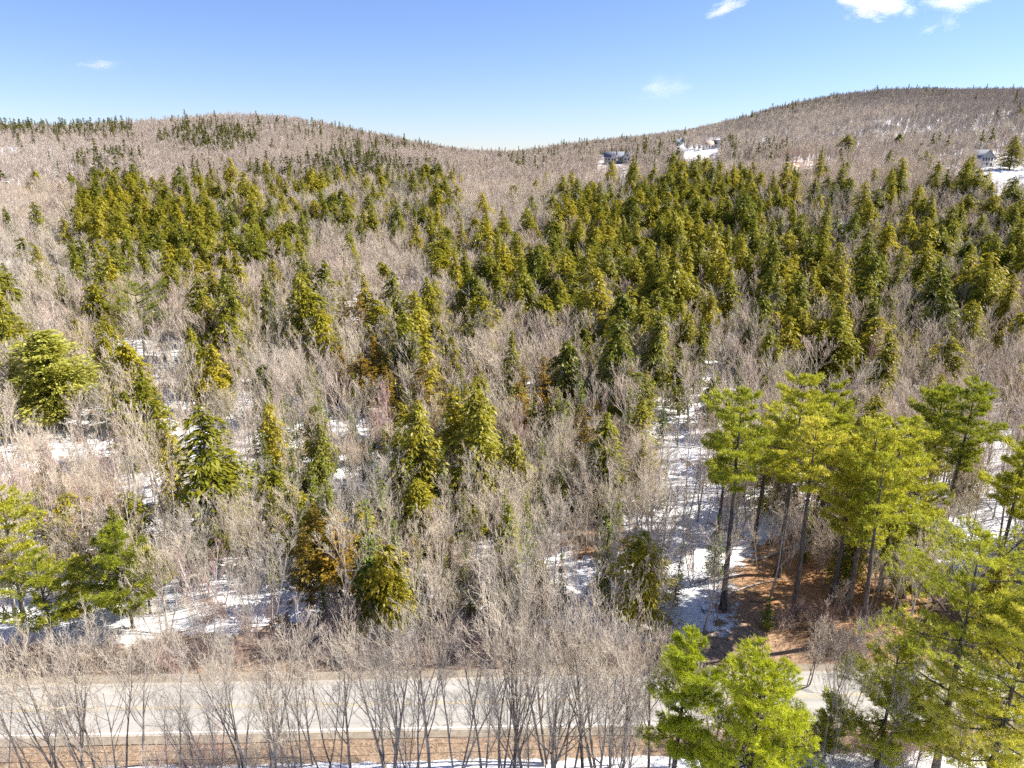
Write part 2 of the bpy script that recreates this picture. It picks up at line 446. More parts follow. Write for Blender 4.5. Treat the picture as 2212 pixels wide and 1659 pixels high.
# ------------------------------------------------------------------ bare trees
def bare_tree(seed, H, form='vase', maxlev=3, kids=(11, 7, 6, 4), twig_r=0.010, trunk_r=None, bark='bark', twig='twig', spread=1.0, nstem=1, t0=0.32):
    rnd = random.Random(seed)
    segs = [[] for _ in range(6)]
    g = rnd.gauss
    def unit(x, y, z):
        l = math.sqrt(x * x + y * y + z * z) or 1e-9
        return x / l, y / l, z / l
    def perp(d):
        a = rnd.random() * 6.283
        x, y, z = math.cos(a), math.sin(a), 0.0
        k = x * d[0] + y * d[1]
        return unit(x - k * d[0], y - k * d[1], z - k * d[2])
    def branch(p, d, L, r, lev):
        n = (9, 5, 4, 3, 2)[lev] if lev < 5 else 2
        if lev >= maxlev: n = 2
        wob = (0.035, 0.065, 0.09, 0.12, 0.14)[min(lev, 4)]
        trop = (0.02, 0.085, 0.10, 0.09, 0.07)[min(lev, 4)]
        nk = kids[lev] if lev < maxlev else 0
        start = t0 if lev == 0 else 0.22
        at_ = sorted(start + (1 - start) * ((i + rnd.random()) / max(nk, 1)) for i in range(nk))
        ki = 0
        rr = r
        for i in range(n):
            d = unit(d[0] + g(0, wob), d[1] + g(0, wob), d[2] + g(0, wob) * 0.6 + trop)
            q = (p[0] + d[0] * L / n, p[1] + d[1] * L / n, p[2] + d[2] * L / n)
            f1 = (i + 1) / n
            r1 = max(r * (1 - 0.82 * f1), twig_r * 0.55)
            segs[lev].append((*p, *q, rr, r1))
            while ki < nk and at_[ki] <= f1:
                s = at_[ki]; w = (s - (i / n)) * n
                b = (p[0] + (q[0] - p[0]) * w, p[1] + (q[1] - p[1]) * w, p[2] + (q[2] - p[2]) * w)
                rb = r * (1 - 0.82 * s)
                ang = rnd.uniform(0.36, 0.80) * spread if lev == 0 else rnd.uniform(0.30, 0.72)
                if form == 'pole' and lev == 0: ang *= 0.85
                e = perp(d); ca, sa = math.cos(ang), math.sin(ang)
                cd = unit(d[0] * ca + e[0] * sa, d[1] * ca + e[1] * sa, d[2] * ca + e[2] * sa)
                if lev == 0:
                    cl = H * (0.50 if form == 'vase' else 0.26) * (1 - 0.62 * (s - start) / (1 - start)) * rnd.uniform(0.75, 1.15)
                else:
                    cl = L * rnd.uniform(0.34, 0.62) * (1.05 - 0.45 * s)
                branch(b, cd, cl, max(rb * rnd.uniform(0.45, 0.65), twig_r), lev + 1)
                ki += 1
            p, rr = q, r1
    tr = trunk_r or 0.0095 * H + 0.01
    for s in range(nstem):
        a = rnd.random() * 6.283
        k = 0 if nstem == 1 else rnd.uniform(0.12, 0.34)
        b = (0, 0, -0.4) if nstem == 1 else (math.cos(a) * 0.3, math.sin(a) * 0.3, -0.4)
        hh = H * (1 if s == 0 else rnd.uniform(0.7, 1.0))
        branch(b, unit(math.cos(a) * k, math.sin(a) * k, 1), hh * (0.86 if form == 'vase' else 1.0), tr * (1 if nstem == 1 else 0.72), 0)
    v0, f0 = tubes(segs[0], 7)
    parts = [(v0, f0, M[bark], None)]
    if segs[1]:
        v, f = tubes(segs[1], 5); parts.append((v, f, M[bark], None))
    trunk = build_mesh("trunk", parts, True)
    tw = []
    for l in range(2, 6):
        if segs[l]:
            v, f = tubes(segs[l], 3); tw.append((v, f, M[twig], None))
    crown = build_mesh("crown", tw)
    return trunk, crown

def shrub_mesh(seed, H, n, R, twig, r=0.012, kids=5):
    rng = np.random.default_rng(seed)
    S = []
    for i in range(n):
        a = rng.random() * 6.28; k = abs(rng.normal(0, 0.5))
        p = np.array([rng.normal(0, R * 0.4), rng.normal(0, R * 0.4), -0.15]); d = norm(np.array([math.cos(a) * k, math.sin(a) * k, 1.0]))
        L = H * rng.uniform(0.55, 1.1)
        m = 5
        for j in range(m):
            d = norm(d + rng.normal(0, 0.12, 3)); q = p + d * L / m
            S.append([*p, *q, r * (1 - j / m) + 0.004, r * (1 - (j + 1) / m) + 0.004])
            if j >= 1:
                for _ in range(kids):
                    e = norm(d + rng.normal(0, 0.55, 3) + np.array([0, 0, .15])); l2 = L * rng.uniform(0.12, 0.34)
                    q2 = q + e * l2; S.append([*q, *q2, 0.007, 0.004])
                    e2 = norm(e + rng.normal(0, 0.5, 3)); q1 = q + e * l2 * 0.5
                    S.append([*q1, *(q1 + e2 * l2 * 0.6), 0.005, 0.003])
            p = q
    return tubes(S, 3)

# ------------------------------------------------------------------ object helpers
def tag(o, label=None, cat=None, group=None, kind=None):
    if label: o["label"] = label
    if cat: o["category"] = cat
    if group: o["group"] = group
    if kind: o["kind"] = kind
    return o

def link(name, me, parent=None):
    o = bpy.data.objects.new(name, me); COL.objects.link(o)
    if parent is not None: o.parent = parent
    return o

def empty(name, loc, rz=0.0, s=1.0):
    o = bpy.data.objects.new(name, None); COL.objects.link(o)
    o.location = loc; o.rotation_euler = (0, 0, rz); o.scale = (s, s, s) if isinstance(s, (int, float)) else s
    o.empty_display_size = 0.3
    return o

def tree_object(name, proto, loc, rz, s, label, cat, group=None, tilt=(0, 0)):
    r = empty(name, loc, rz, s)
    r.rotation_euler = (tilt[0], tilt[1], rz)
    for pn, me in zip(("trunk", "crown"), proto):
        link(pn, me, r)
    return tag(r, label, cat, group)

def in_poly(poly, x, y):
    x = np.asarray(x, float); y = np.asarray(y, float)
    ins = np.zeros(x.shape, bool); n = len(poly)
    for i in range(n):
        x0, y0 = poly[i]; x1, y1 = poly[(i + 1) % n]
        c = ((y0 > y) != (y1 > y)) & (x < (x1 - x0) * (y - y0) / ((y1 - y0) or 1e-9) + x0)
        ins ^= c
    return ins

# ------------------------------------------------------------------ ground sheet
CARVE = 0
BLOBS = [  # px, py, rx, ry, + litter / - snow
    (1720, 1250, 130, 120, 1.2), (1900, 1340, 190, 95, 1.0), (2040, 1480, 220, 120, 0.6), (640, 1405, 520, 42, 0.9), (1000, 1385, 260, 70, 0.9),
    (1400, 1430, 500, 35, 0.6), (170, 1070, 110, 60, 0.9), (60, 1430, 200, 30, 0.6), (1300, 1175, 90, 40, 0.8), (1560, 1010, 60, 30, 0.4),
    (450, 1010, 190, 150, -0.45), (1290, 1300, 150, 115, -0.9), (1620, 1100, 160, 90, -0.8), (2120, 1100, 150, 130, -0.8), (150, 1330, 230, 110, -0.7),
    (480, 1220, 130, 150, -0.25), (760, 980, 80, 60, -0.6), (1430, 880, 120, 80, -0.5), (1490, 1200, 110, 60, -0.6), (700, 1250, 150, 60, -0.2),
    (1540, 322, 120, 14, -0.5), (1900, 290, 330, 50, -0.4), (2150, 385, 90, 22, -0.6), (60, 340, 130, 45, -0.5), (1850, 460, 150, 40, -0.4), (20, 800, 160, 150, -0.3)]
ORANGE = [(1720, 1240, 150, 130, 1.0), (1900, 1330, 200, 110, 0.9), (170, 1070, 110, 60, 0.8), (1300, 1175, 90, 40, 0.7), (1715, 356, 60, 16, 1.2)]

def blob_sum(bl, px, py):
    s = np.zeros_like(px)
    for x, y, rx, ry, v in bl:
        s += v * np.exp(-(((px - x) / rx) ** 2 + ((py - y) / ry) ** 2) * 1.1)
    return s

def make_ground():
    az = np.radians(np.concatenate([np.arange(-50, 50, 0.22), np.arange(50, 310, 4.0)]))
    rad = np.concatenate([[0.02, 8, 16, 24, 31], np.arange(36, 82, 0.55), 82 * 1.0125 ** np.arange(0, 312)])
    rad = rad[rad < 3900]
    A, Rr = np.meshgrid(az, rad, indexing='ij')
    X, Y = Rr * np.sin(A), Rr * np.cos(A)
    Z = terrain(X, Y)
    na, nr = A.shape
    V = np.column_stack([X.ravel(), Y.ravel(), Z.ravel()])
    i, j = np.meshgrid(np.arange(na), np.arange(nr - 1), indexing='ij'); i2 = (i + 1) % na
    F = np.stack([i * nr + j, i * nr + j + 1, i2 * nr + j + 1, i2 * nr + j], -1).reshape(-1, 4)
    px, py = project(X, Y, Z)
    r = np.hypot(X, Y)
    front = np.abs(((np.degrees(A) + 180) % 360) - 180) < 60
    bare = 0.40 + 0.22 * smoothstep(160, 420, r)
    bare = np.where(front, bare + blob_sum(BLOBS, px, py), bare)
    cp_, _, _ = composition(*[q.ravel() for q in project(X, Y, Z + 10.0)])
    bare = bare + np.where(front, 0.75 * np.clip(cp_.reshape(X.shape) - 0.2, 0, .6), 0)
    v = road_v(X, Y)
    bare = bare + 1.1 * np.exp(-((v + 5.4) / 1.5) ** 4) + 0.95 * np.exp(-((v - 6.4) / 2.8) ** 4) - 0.35 * np.exp(-((v + 10.5) / 3.0) ** 4)
    gi, gj = ((X + 140) / .5).astype(int), ((Y - 60) / .5).astype(int)
    okg = (gi >= 0) & (gi < 560) & (gj >= 0) & (gj < 300)
    bare = bare + np.where(okg, MELT[np.clip(gi, 0, 559), np.clip(gj, 0, 299)], 0)
    orange = np.where(front, blob_sum(ORANGE, px, py), 0) + 0.10 * np.exp(-((v + 5.6) / 2.0) ** 4)
    me = build_mesh("terrain", [(V, F, GROUND, None)], True)
    for nme, arr in (("bare", bare), ("orange", orange)):
        a = me.attributes.new(nme, 'FLOAT', 'POINT')
        a.data.foreach_set("value", arr.ravel().astype(np.float32))
    o = link("terrain", me); tag(o, kind='structure')
    return o

def ground_material():
    m, nt, out = new_mat("snow_and_leaf_litter")
    p = pos(nt)
    n_big = noise(nt, p, 0.11, 5, 0.6); n_mid = noise(nt, p, 0.55, 5, 0.65); n_fine = noise(nt, p, 3.2, 6, 0.7)
    b = attr(nt, "bare")
    s = mth(nt, 'ADD', b, mth(nt, 'ADD', mth(nt, 'MULTIPLY', mth(nt, 'SUBTRACT', n_big, 0.5), 0.9),
            mth(nt, 'ADD', mth(nt, 'MULTIPLY', mth(nt, 'SUBTRACT', n_mid, 0.5), 1.3), mth(nt, 'MULTIPLY', mth(nt, 'SUBTRACT', n_fine, 0.5), 0.7))))
    f = ramp(nt, s, [(0.47, (0, 0, 0)), (0.60, (1, 1, 1))])
    spk = ramp(nt, noise(nt, p, 2.1, 8, 0.8), [(0.60, (1, 1, 1)), (0.70, (0.30, 0.24, 0.19))])
    snow0 = ramp(nt, n_mid, [(0.3, (0.74, 0.745, 0.76)), (0.6, (0.85, 0.85, 0.855))])
    sm_ = nt.nodes.new("ShaderNodeMix"); sm_.data_type = 'RGBA'; sm_.blend_type = 'MULTIPLY'; sm_.inputs[0].default_value = 0.85
    nt.links.new(snow0, sm_.inputs[6]); nt.links.new(spk, sm_.inputs[7]); snow = sm_.outputs[2]
    lit = ramp(nt, n_fine, [(0.25, (0.13, 0.09, 0.06)), (0.5, (0.28, 0.205, 0.145)), (0.75, (0.45, 0.35, 0.26))])
    org = ramp(nt, n_fine, [(0.25, (0.20, 0.095, 0.035)), (0.5, (0.46, 0.245, 0.105)), (0.78, (0.62, 0.40, 0.21))])
    lo = mix(nt, mth(nt, 'MULTIPLY', attr(nt, "orange"), 1.0, clamp=True), lit, org)
    col = mix(nt, f, snow, lo)
    h = mth(nt, 'ADD', mth(nt, 'MULTIPLY', n_mid, 0.8), mth(nt, 'MULTIPLY', n_fine, 0.25))
    principled(nt, out, col, 0.85, 0.15, h, 0.35, 0.7)
    return m
GROUND = ground_material()

# ------------------------------------------------------------------ road
def strip(name, v0, v1, z, mat, kind='structure', x0=-210, x1=210, wob=0.0, seed=0, step=1.5):
    rng = np.random.default_rng(seed)
    xs = np.arange(x0, x1 + 0.1, step); n = len(xs)
    w0 = np.convolve(rng.normal(0, wob, n + 8), np.ones(9) / 3, 'valid') if wob else np.zeros(n)
    w1 = np.convolve(rng.normal(0, wob, n + 8), np.ones(9) / 3, 'valid') if wob else np.zeros(n)
    vs = np.linspace(0, 1, 7)
    X = np.repeat(xs[:, None], 7, 1)
    VV = (v0 + w0)[:, None] * (1 - vs) + (v1 + w1)[:, None] * vs
    Y = 60.4 + 0.025 * X + VV
    Z = np.zeros_like(X) + z + 0.07 * (1 - (VV / 3.9) ** 2).clip(0)
    V = np.column_stack([X.ravel(), Y.ravel(), Z.ravel()])
    i, j = np.meshgrid(np.arange(n - 1), np.arange(6), indexing='ij')
    F = np.stack([i * 7 + j, (i + 1) * 7 + j, (i + 1) * 7 + j + 1, i * 7 + j + 1], -1).reshape(-1, 4)
    o = link(name, build_mesh(name, [(V, F, mat, None)])); tag(o, kind=kind)
    return o

def asphalt():
    m, nt, out = new_mat("pale_worn_asphalt")
    p = pos(nt)
    mp = nt.nodes.new("ShaderNodeMapping"); mp.inputs['Scale'].default_value = (0.12, 1.0, 1.0); nt.links.new(p, mp.inputs[0])
    n1 = noise(nt, mp.outputs[0], 1.1, 4, 0.6); n2 = noise(nt, p, 9.0, 5, 0.7); n3 = noise(nt, p, 0.25, 3, 0.6)
    f = mth(nt, 'ADD', mth(nt, 'MULTIPLY', n1, 0.5), mth(nt, 'ADD', mth(nt, 'MULTIPLY', n2, 0.2), mth(nt, 'MULTIPLY', n3, 0.3)))
    sx = nt.nodes.new("ShaderNodeSeparateXYZ"); nt.links.new(p, sx.inputs[0])
    v = mth(nt, 'SUBTRACT', sx.outputs[1], mth(nt, 'MULTIPLY_ADD', sx.outputs[0], 0.025, 60.4))
    f = mth(nt, 'ADD', f, mth(nt, 'MULTIPLY', mth(nt, 'SINE', mth(nt, 'MULTIPLY', v, 3.5)), 0.035))
    col = ramp(nt, f, [(0.30, (0.29, 0.275, 0.25)), (0.5, (0.375, 0.355, 0.32)), (0.70, (0.45, 0.425, 0.385))])
    vo = nt.nodes.new("ShaderNodeTexVoronoi"); vo.feature = 'DISTANCE_TO_EDGE'; vo.inputs['Scale'].default_value = 0.16
    w = nt.nodes.new("ShaderNodeVectorMath"); w.operation = 'ADD'
    nz = nt.nodes.new("ShaderNodeTexNoise"); nz.inputs['Scale'].default_value = 0.6; nt.links.new(p, nz.inputs['Vector'])
    nt.links.new(p, w.inputs[0]); nt.links.new(nz.outputs['Color'], w.inputs[1]); nt.links.new(w.outputs[0], vo.inputs['Vector'])
    av = mth(nt, 'ABSOLUTE', v)
    sand = mth(nt, 'MULTIPLY', mth(nt, 'MULTIPLY', mth(nt, 'SUBTRACT', av, 2.7), 1.0, clamp=True), n1)
    col = mix(nt, mth(nt, 'MULTIPLY', sand, 1.2, clamp=True), col, (0.44, 0.37, 0.28))
    cr = ramp(nt, vo.outputs['Distance'], [(0.0, (0.45, 0.45, 0.45)), (0.02, (1, 1, 1))])
    mm = nt.nodes.new("ShaderNodeMix"); mm.data_type = 'RGBA'; mm.blend_type = 'MULTIPLY'; mm.inputs[0].default_value = 0.8
    nt.links.new(col, mm.inputs[6]); nt.links.new(cr, mm.inputs[7])
    principled(nt, out, mm.outputs[2], 0.9, 0.2, n2, 0.01, 0.4)
    return m

def paint(name, c, wear):
    m, nt, out = new_mat(name)
    p = pos(nt); n1 = noise(nt, p, 2.2, 5, 0.75)
    col = ramp(nt, n1, [(wear - 0.08, (0.32, 0.31, 0.29)), (wear + 0.06, c)])
    principled(nt, out, col, 0.7, 0.2)
    return m

def shoulder_mat():
    m, nt, out = new_mat("gravel_shoulder")
    p = pos(nt); n1 = noise(nt, p, 1.2, 6, 0.7); n2 = noise(nt, p, 12, 3, 0.6)
    f = mth(nt, 'ADD', mth(nt, 'MULTIPLY', n1, 0.6), mth(nt, 'MULTIPLY', n2, 0.4))
    col = ramp(nt, f, [(0.35, (0.17, 0.13, 0.095)), (0.5, (0.27, 0.225, 0.17)), (0.68, (0.36, 0.32, 0.265))])
    principled(nt, out, col, 0.95, 0.1, n2, 0.03, 0.6)
    return m
strip("road_shoulder", -4.7, 5.0, 0.004, shoulder_mat(), wob=0.10, seed=5)
strip("road", -3.75, 3.75, 0.035, asphalt(), wob=0.02, seed=6)
strip("road_edge_line", -3.42, -3.24, 0.040, paint("white_line_paint", (0.72, 0.71, 0.68), 0.36))
strip("road_edge_line", 3.24, 3.40, 0.040, paint("worn_white_line_paint", (0.50, 0.48, 0.45), 0.60))
for q in (-0.20, 0.10):
    strip("road_centre_line", q, q + 0.11, 0.041, paint("yellow_line_paint", (0.60, 0.42, 0.12), 0.52))

# ------------------------------------------------------------------ tree prototypes
random.seed(4)
PR = {}
PR['hemlock'] = [conifer(10 + i, H, R, 330, 0.72, M['hemlock'], droop=dr, per=6.0, lob=lb, power=pw) for i, (H, R, pw, lb, dr) in enumerate([
    (17, 4.6, .62, .6, .55), (18, 4.2, .55, .7, .5), (15, 4.8, .5, .6, .6), (19, 5.0, .7, .7, .5), (14, 4.2, .42, .8, .45), (17, 4.6, .45, .9, .5), (16, 3.7, .55, .6, .4), (19, 4.6, .5, .8, .6), (15, 4.0, .38, .9, .35), (18, 3.9, .75, .5, .45)])]
PR['spruce'] = [conifer(30 + i, H, R, 210, 0.48, M['spruce'], t0=0.04, droop=0.30, per=7.5, whorl=True, lob=0.25, power=0.95) for i, (H, R) in enumerate([(15, 2.7), (13, 2.1), (17, 3.0)])]
PR['cedar'] = [conifer(40 + i, H, R, 220, 0.5, M['cedar'], t0=0.05, droop=0.2, per=7.0, lob=0.6, power=0.62, lean_up=0.2) for i, (H, R) in enumerate([(12, 3.1), (11, 2.5), (13, 3.5)])]
PR['pine'] = [white_pine(50 + i, H, R, t0, M['pine'], nw, tf, 0.42, 0.07, 7, dead=8) for i, (H, R, t0, nw, tf) in enumerate([(22, 4.6, .40, 14, 42), (20, 4.0, .35, 13, 36), (24, 4.4, .5, 12, 42)])]
PR['bare'] = [bare_tree(60 + i, H, fm, 3, kd, 0.020, bark='bark', t0=t0, nstem=ns) for i, (H, fm, kd, t0, ns) in enumerate([
    (15, 'vase', (11, 7, 5), .34, 1), (16, 'pole', (16, 6, 5), .38, 1), (14, 'vase', (10, 7, 5), .28, 1), (15, 'pole', (14, 6, 5), .45, 1), (13, 'vase', (8, 6, 5), .3, 2), (16, 'vase', (12, 7, 5), .45, 1)])]
PR['near_bare'] = [bare_tree(80 + i, H, fm, 4, kd, 0.011, bark='bark', t0=t0, nstem=ns, spread=sp) for i, (H, fm, kd, t0, ns, sp) in enumerate([
    (15, 'vase', (11, 7, 5, 4), .26, 1, .9), (14, 'pole', (15, 6, 5, 3), .30, 1, .9), (14, 'vase', (8, 7, 5, 4), .22, 3, .8), (12, 'pole', (12, 6, 5, 3), .28, 2, .9), (15, 'vase', (9, 7, 6, 4), .35, 1, 1.0), (13, 'vase', (9, 6, 5, 4), .2, 2, .8)])]
PR['front_bare'] = [bare_tree(180 + i, H, fm, 4, kd, 0.0095, bark='front_bark', twig='front_twig', t0=t0, nstem=ns, spread=sp, trunk_r=tr) for i, (H, fm, kd, t0, ns, sp, tr) in enumerate([
    (15, 'vase', (10, 7, 5, 2), .26, 1, .85, .13), (14, 'pole', (15, 6, 5, 2), .32, 1, .7, .10), (14, 'vase', (9, 7, 5, 2), .22, 3, .85, .14), (12, 'pole', (12, 6, 5, 2), .28, 2, .65, .09), (15, 'vase', (8, 7, 5, 2), .38, 2, .7, .12), (13, 'pole', (11, 6, 5, 2), .2, 3, .6, .09)])]
PR['birch'] = [bare_tree(100 + i, H, 'pole', 3, (13, 6, 5), 0.022, bark='birch_bark', twig='red_twig', t0=.42, nstem=ns, trunk_r=.13) for i, (H, ns) in enumerate([(15, 1), (14, 2), (15, 3)])]
PR['far_bare'] = [bare_tree(120 + i, H, fm, 2, kd, 0.055, twig='far_twig', t0=.4) for i, (H, fm, kd) in enumerate([(12, 'vase', (13, 13)), (13, 'pole', (20, 10)), (11, 'vase', (14, 12)), (13, 'pole', (18, 11)), (12, 'vase', (12, 14))])]
PR['far_conifer'] = [conifer(140 + i, H, R, 60, 1.5, M['far_conifer'], droop=0.45, per=3.0, lob=0.4, power=pw, width=0.42) for i, (H, R, pw) in enumerate([(15, 3.9, .8), (13, 3.2, .8), (16, 4.1, .7)])]

HT = {k: [max(v.co.z for v in t[0].vertices) for t in PR[k]] for k in PR}

# ------------------------------------------------------------------ composition of the woods
Hm, Sp, Ce, Pi = (0.9, 0.1, 0, 0), (0.2, 0.8, 0, 0), (0.2, 0.2, 0.6, 0), (0.3, 0.1, 0, 0.6)
STANDS = [  # polygon in the photograph (crown centres), share of conifers, kinds
    ([(150, 420), (190, 400), (270, 388), (330, 415), (380, 420), (430, 455), (520, 485), (610, 515), (685, 545), (660, 580), (560, 570), (500, 585), (440, 600), (370, 612), (300, 560), (250, 545), (180, 500)], .93, Hm),
    ([(405, 372), (470, 355), (490, 385), (560, 430), (650, 475), (620, 510), (520, 480), (430, 415)], .62, Hm),
    ([(535, 345), (640, 350), (700, 430), (690, 475), (620, 440), (560, 390)], .58, Hm),
    ([(680, 335), (780, 325), (860, 345), (880, 385), (810, 425), (740, 405), (690, 375)], .62, Hm),
    ([(900, 360), (945, 360), (945, 405), (900, 405)], .9, Hm),
    ([(690, 410), (760, 420), (860, 430), (960, 425), (950, 470), (860, 500), (760, 520), (690, 500)], .42, Hm),
    ([(1180, 425), (1250, 425), (1340, 445), (1365, 392), (1480, 385), (1600, 385), (1720, 425), (1750, 500), (1740, 565), (1640, 565), (1560, 640), (1500, 720), (1440, 700), (1380, 660), (1250, 610), (1170, 560)], .80, Hm),
    ([(1600, 560), (1750, 560), (1880, 600), (1900, 740), (1850, 790), (1730, 800), (1690, 720), (1600, 650)], .82, Hm),
    ([(1760, 520), (1830, 480), (2240, 480), (2240, 700), (1990, 690), (1900, 600)], .60, Hm),
    ([(1740, 395), (2230, 400), (2230, 500), (1800, 520)], .28, Hm),
    ([(930, 500), (1000, 482), (1080, 520), (1180, 560), (1250, 620), (1320, 720), (1260, 760), (1180, 690), (1000, 650), (930, 600)], .62, Hm),
    ([(1330, 640), (1500, 720), (1480, 800), (1330, 800), (1280, 740)], .60, (0.7, 0.3, 0, 0)),
    ([(850, 630), (930, 630), (960, 700), (1100, 720), (1060, 800), (860, 790)], .45, (0.7, 0.2, 0.1, 0)),
    ([(690, 690), (850, 700), (870, 860), (720, 860)], .50, (0.2, 0.1, 0.7, 0)),
    ([(400, 670), (480, 670), (500, 800), (400, 820)], .70, Hm), ([(200, 670), (290, 720), (370, 850), (350, 900), (230, 780)], .70, Hm),
    ([(490, 620), (660, 600), (680, 720), (520, 740)], .40, (.6, .4, 0, 0)),
    ([(150, 580), (260, 560), (350, 600), (250, 640), (160, 650)], .55, Hm),
    ([(-40, 640), (40, 640), (40, 720), (-40, 720)], .8, Hm),
    ([(570, 900), (760, 940), (780, 1080), (600, 1080)], .5, Sp), ([(780, 820), (1300, 780), (1480, 800), (1400, 960), (1000, 1040), (800, 1000)], .50, (.3, .5, .2, 0)),
    ([(700, 1050), (900, 1030), (930, 1250), (720, 1300)], .45, (.2, .6, .2, 0)), ([(580, 1100), (720, 1090), (720, 1260), (580, 1260)], .35, (.1, .3, .6, 0)),
    ([(960, 1000), (1300, 960), (1420, 1040), (1000, 1150)], .30, Sp), ([(330, 1020), (540, 1020), (560, 1260), (380, 1280)], .14, Sp),
    ([(0, 1150), (130, 1150), (130, 1280), (0, 1290)], .35, Pi), ([(1500, 720), (1700, 700), (1720, 820), (1560, 830)], .30, (.4, .4, .2, 0)),
    ([(1900, 700), (2230, 690), (2230, 800), (1940, 790)], .16, Hm),
    ([(0, 264), (280, 262), (290, 284), (140, 290), (0, 286)], .62, Hm), ([(330, 292), (420, 268), (550, 272), (560, 300), (500, 326), (400, 322)], .62, Hm),
    ([(290, 262), (420, 250), (640, 258), (900, 300), (960, 318), (880, 318), (660, 300), (560, 275), (380, 268)], .16, Hm),
    ([(680, 268), (800, 280), (960, 312), (960, 322), (760, 320), (690, 300)], .30, Hm), ([(160, 335), (290, 325), (290, 365), (170, 370)], .35, Hm),
    ([(1040, 316), (1330, 296), (1360, 350), (1080, 345)], .16, Sp), ([(1340, 300), (1680, 300), (1760, 345), (1560, 352), (1340, 352)], .18, Sp),
    ([(1550, 262), (1720, 216), (1950, 178), (2100, 184), (2100, 196), (1900, 204), (1760, 226), (1600, 270)], .16, Sp),
]
OPEN = [  # share of bare trees kept
    ([(340, 890), (520, 880), (600, 960), (560, 1100), (420, 1080), (340, 980)], .36), ([(1180, 1210), (1400, 1190), (1450, 1380), (1180, 1400)], .14),
    ([(1500, 1030), (1760, 1030), (1840, 1300), (1640, 1340), (1520, 1180)], .30), ([(1980, 1000), (2230, 1000), (2230, 1250), (2020, 1230)], .25),
    ([(0, 1250), (420, 1250), (420, 1420), (0, 1420)], .22), ([(690, 940), (830, 940), (830, 1030), (700, 1030)], .3), ([(420, 1060), (600, 1060), (620, 1280), (440, 1300)], .62), ([(1380, 830), (1520, 830), (1520, 960), (1390, 960)], .35)]
CLEAR = [  # no tree crowns in these gaps
    [(1290, 338), (1366, 336), (1368, 345), (1290, 346)], [(1475, 326), (1530, 321), (1540, 327), (1478, 333)], [(1696, 354), (1756, 352), (1760, 362), (1696, 364)],
    [(2108, 346), (2152, 346), (2230, 372), (2230, 394), (2120, 374)], [(1458, 305), (1478, 305), (1478, 310), (1458, 310)], [(1524, 310), (1556, 306), (1556, 317), (1524, 318)]]

FEATHER = np.random.default_rng(5)
def patchy(x, y, k):
    return 0.5 + 0.25 * (np.sin(x * k + 1.7 * np.sin(y * k * .6)) + np.sin(y * k * 1.2 + 1.3 * np.sin(x * k * .7) + 2.0))

def composition(px, py):
    p = np.full(px.shape, 0.03); kw = np.tile(np.array(Hm), (len(px), 1)); q = np.full(px.shape, 0.9)
    done = np.zeros(px.shape, bool)
    p = np.where(py < 300, 0.007, p); p = np.where((py > 430) & (px > 350) & ((px < 1450) | (py < 700)), 0.06, np.where(py > 480, 0.05, p)); p = np.where(py > 1000, np.where(px < 340, 0.015, 0.08), p)
    jx = px + FEATHER.normal(0, 1, px.shape) * np.where(py < 350, 10, 20); jy = py + FEATHER.normal(0, 1, px.shape) * np.where(py < 350, 5, 14)
    for poly, pr, ks in STANDS:
        i = in_poly(poly, jx, jy) & ~done
        p[i] = pr; kw[i] = ks; done |= i
    for poly, k in OPEN:
        q[in_poly(poly, px, py)] *= k
    return p, kw, q

RNG = np.random.default_rng(11)
PLACED = []      # kind, proto index, x, y, z, scale, rot, height, far

def jitter_grid(d0, d1, sp, jit=0.42):
    xs = np.arange(-d1, d1, sp)
    X, Y = np.meshgrid(xs, np.arange(0, d1, sp))
    X = X.ravel() + RNG.uniform(-jit, jit, X.size) * sp; Y = Y.ravel() + RNG.uniform(-jit, jit, Y.size) * sp
    r = np.hypot(X, Y); a = np.degrees(np.arctan2(X, Y))
    k = (r >= d0) & (r < d1) & (np.abs(a) < 46)
    return X[k], Y[k]

AVOID = []       # (x, y, radius) kept free around trees placed one by one

KEEP = [  # seen things that nearer trees leave in view: polygon, how far from the camera nearer trees are thinned, share removed
    ([(-20, 720), (120, 700), (225, 780), (235, 890), (-20, 930)], 150, .97), ([(215, 610), (365, 620), (365, 725), (215, 735)], 190, .8),
    ([(190, 670), (290, 690), (385, 860), (330, 905), (230, 860)], 150, .8), ([(390, 670), (510, 690), (510, 810), (390, 820)], 165, .7),
    ([(1560, 940), (1990, 940), (1960, 1300), (1600, 1320)], 84, .55), ([(640, 1090), (900, 1090), (900, 1330), (620, 1330)], 76, .85), ([(690, 760), (880, 760), (880, 870), (690, 870)], 150, .7),
    ([(1720, 680), (1900, 680), (1920, 790), (1720, 800)], 180, .8), ([(20, 1140), (340, 1140), (340, 1330), (20, 1330)], 76, .6)]

def place(kind, lib, x, y, z, s, far):
    k = int(RNG.integers(len(PR[lib])))
    w = RNG.uniform(0.85, 1.2)
    PLACED.append((kind, lib, k, x, y, z, s, RNG.random() * 6.283, HT[lib][k] * s, far, w))

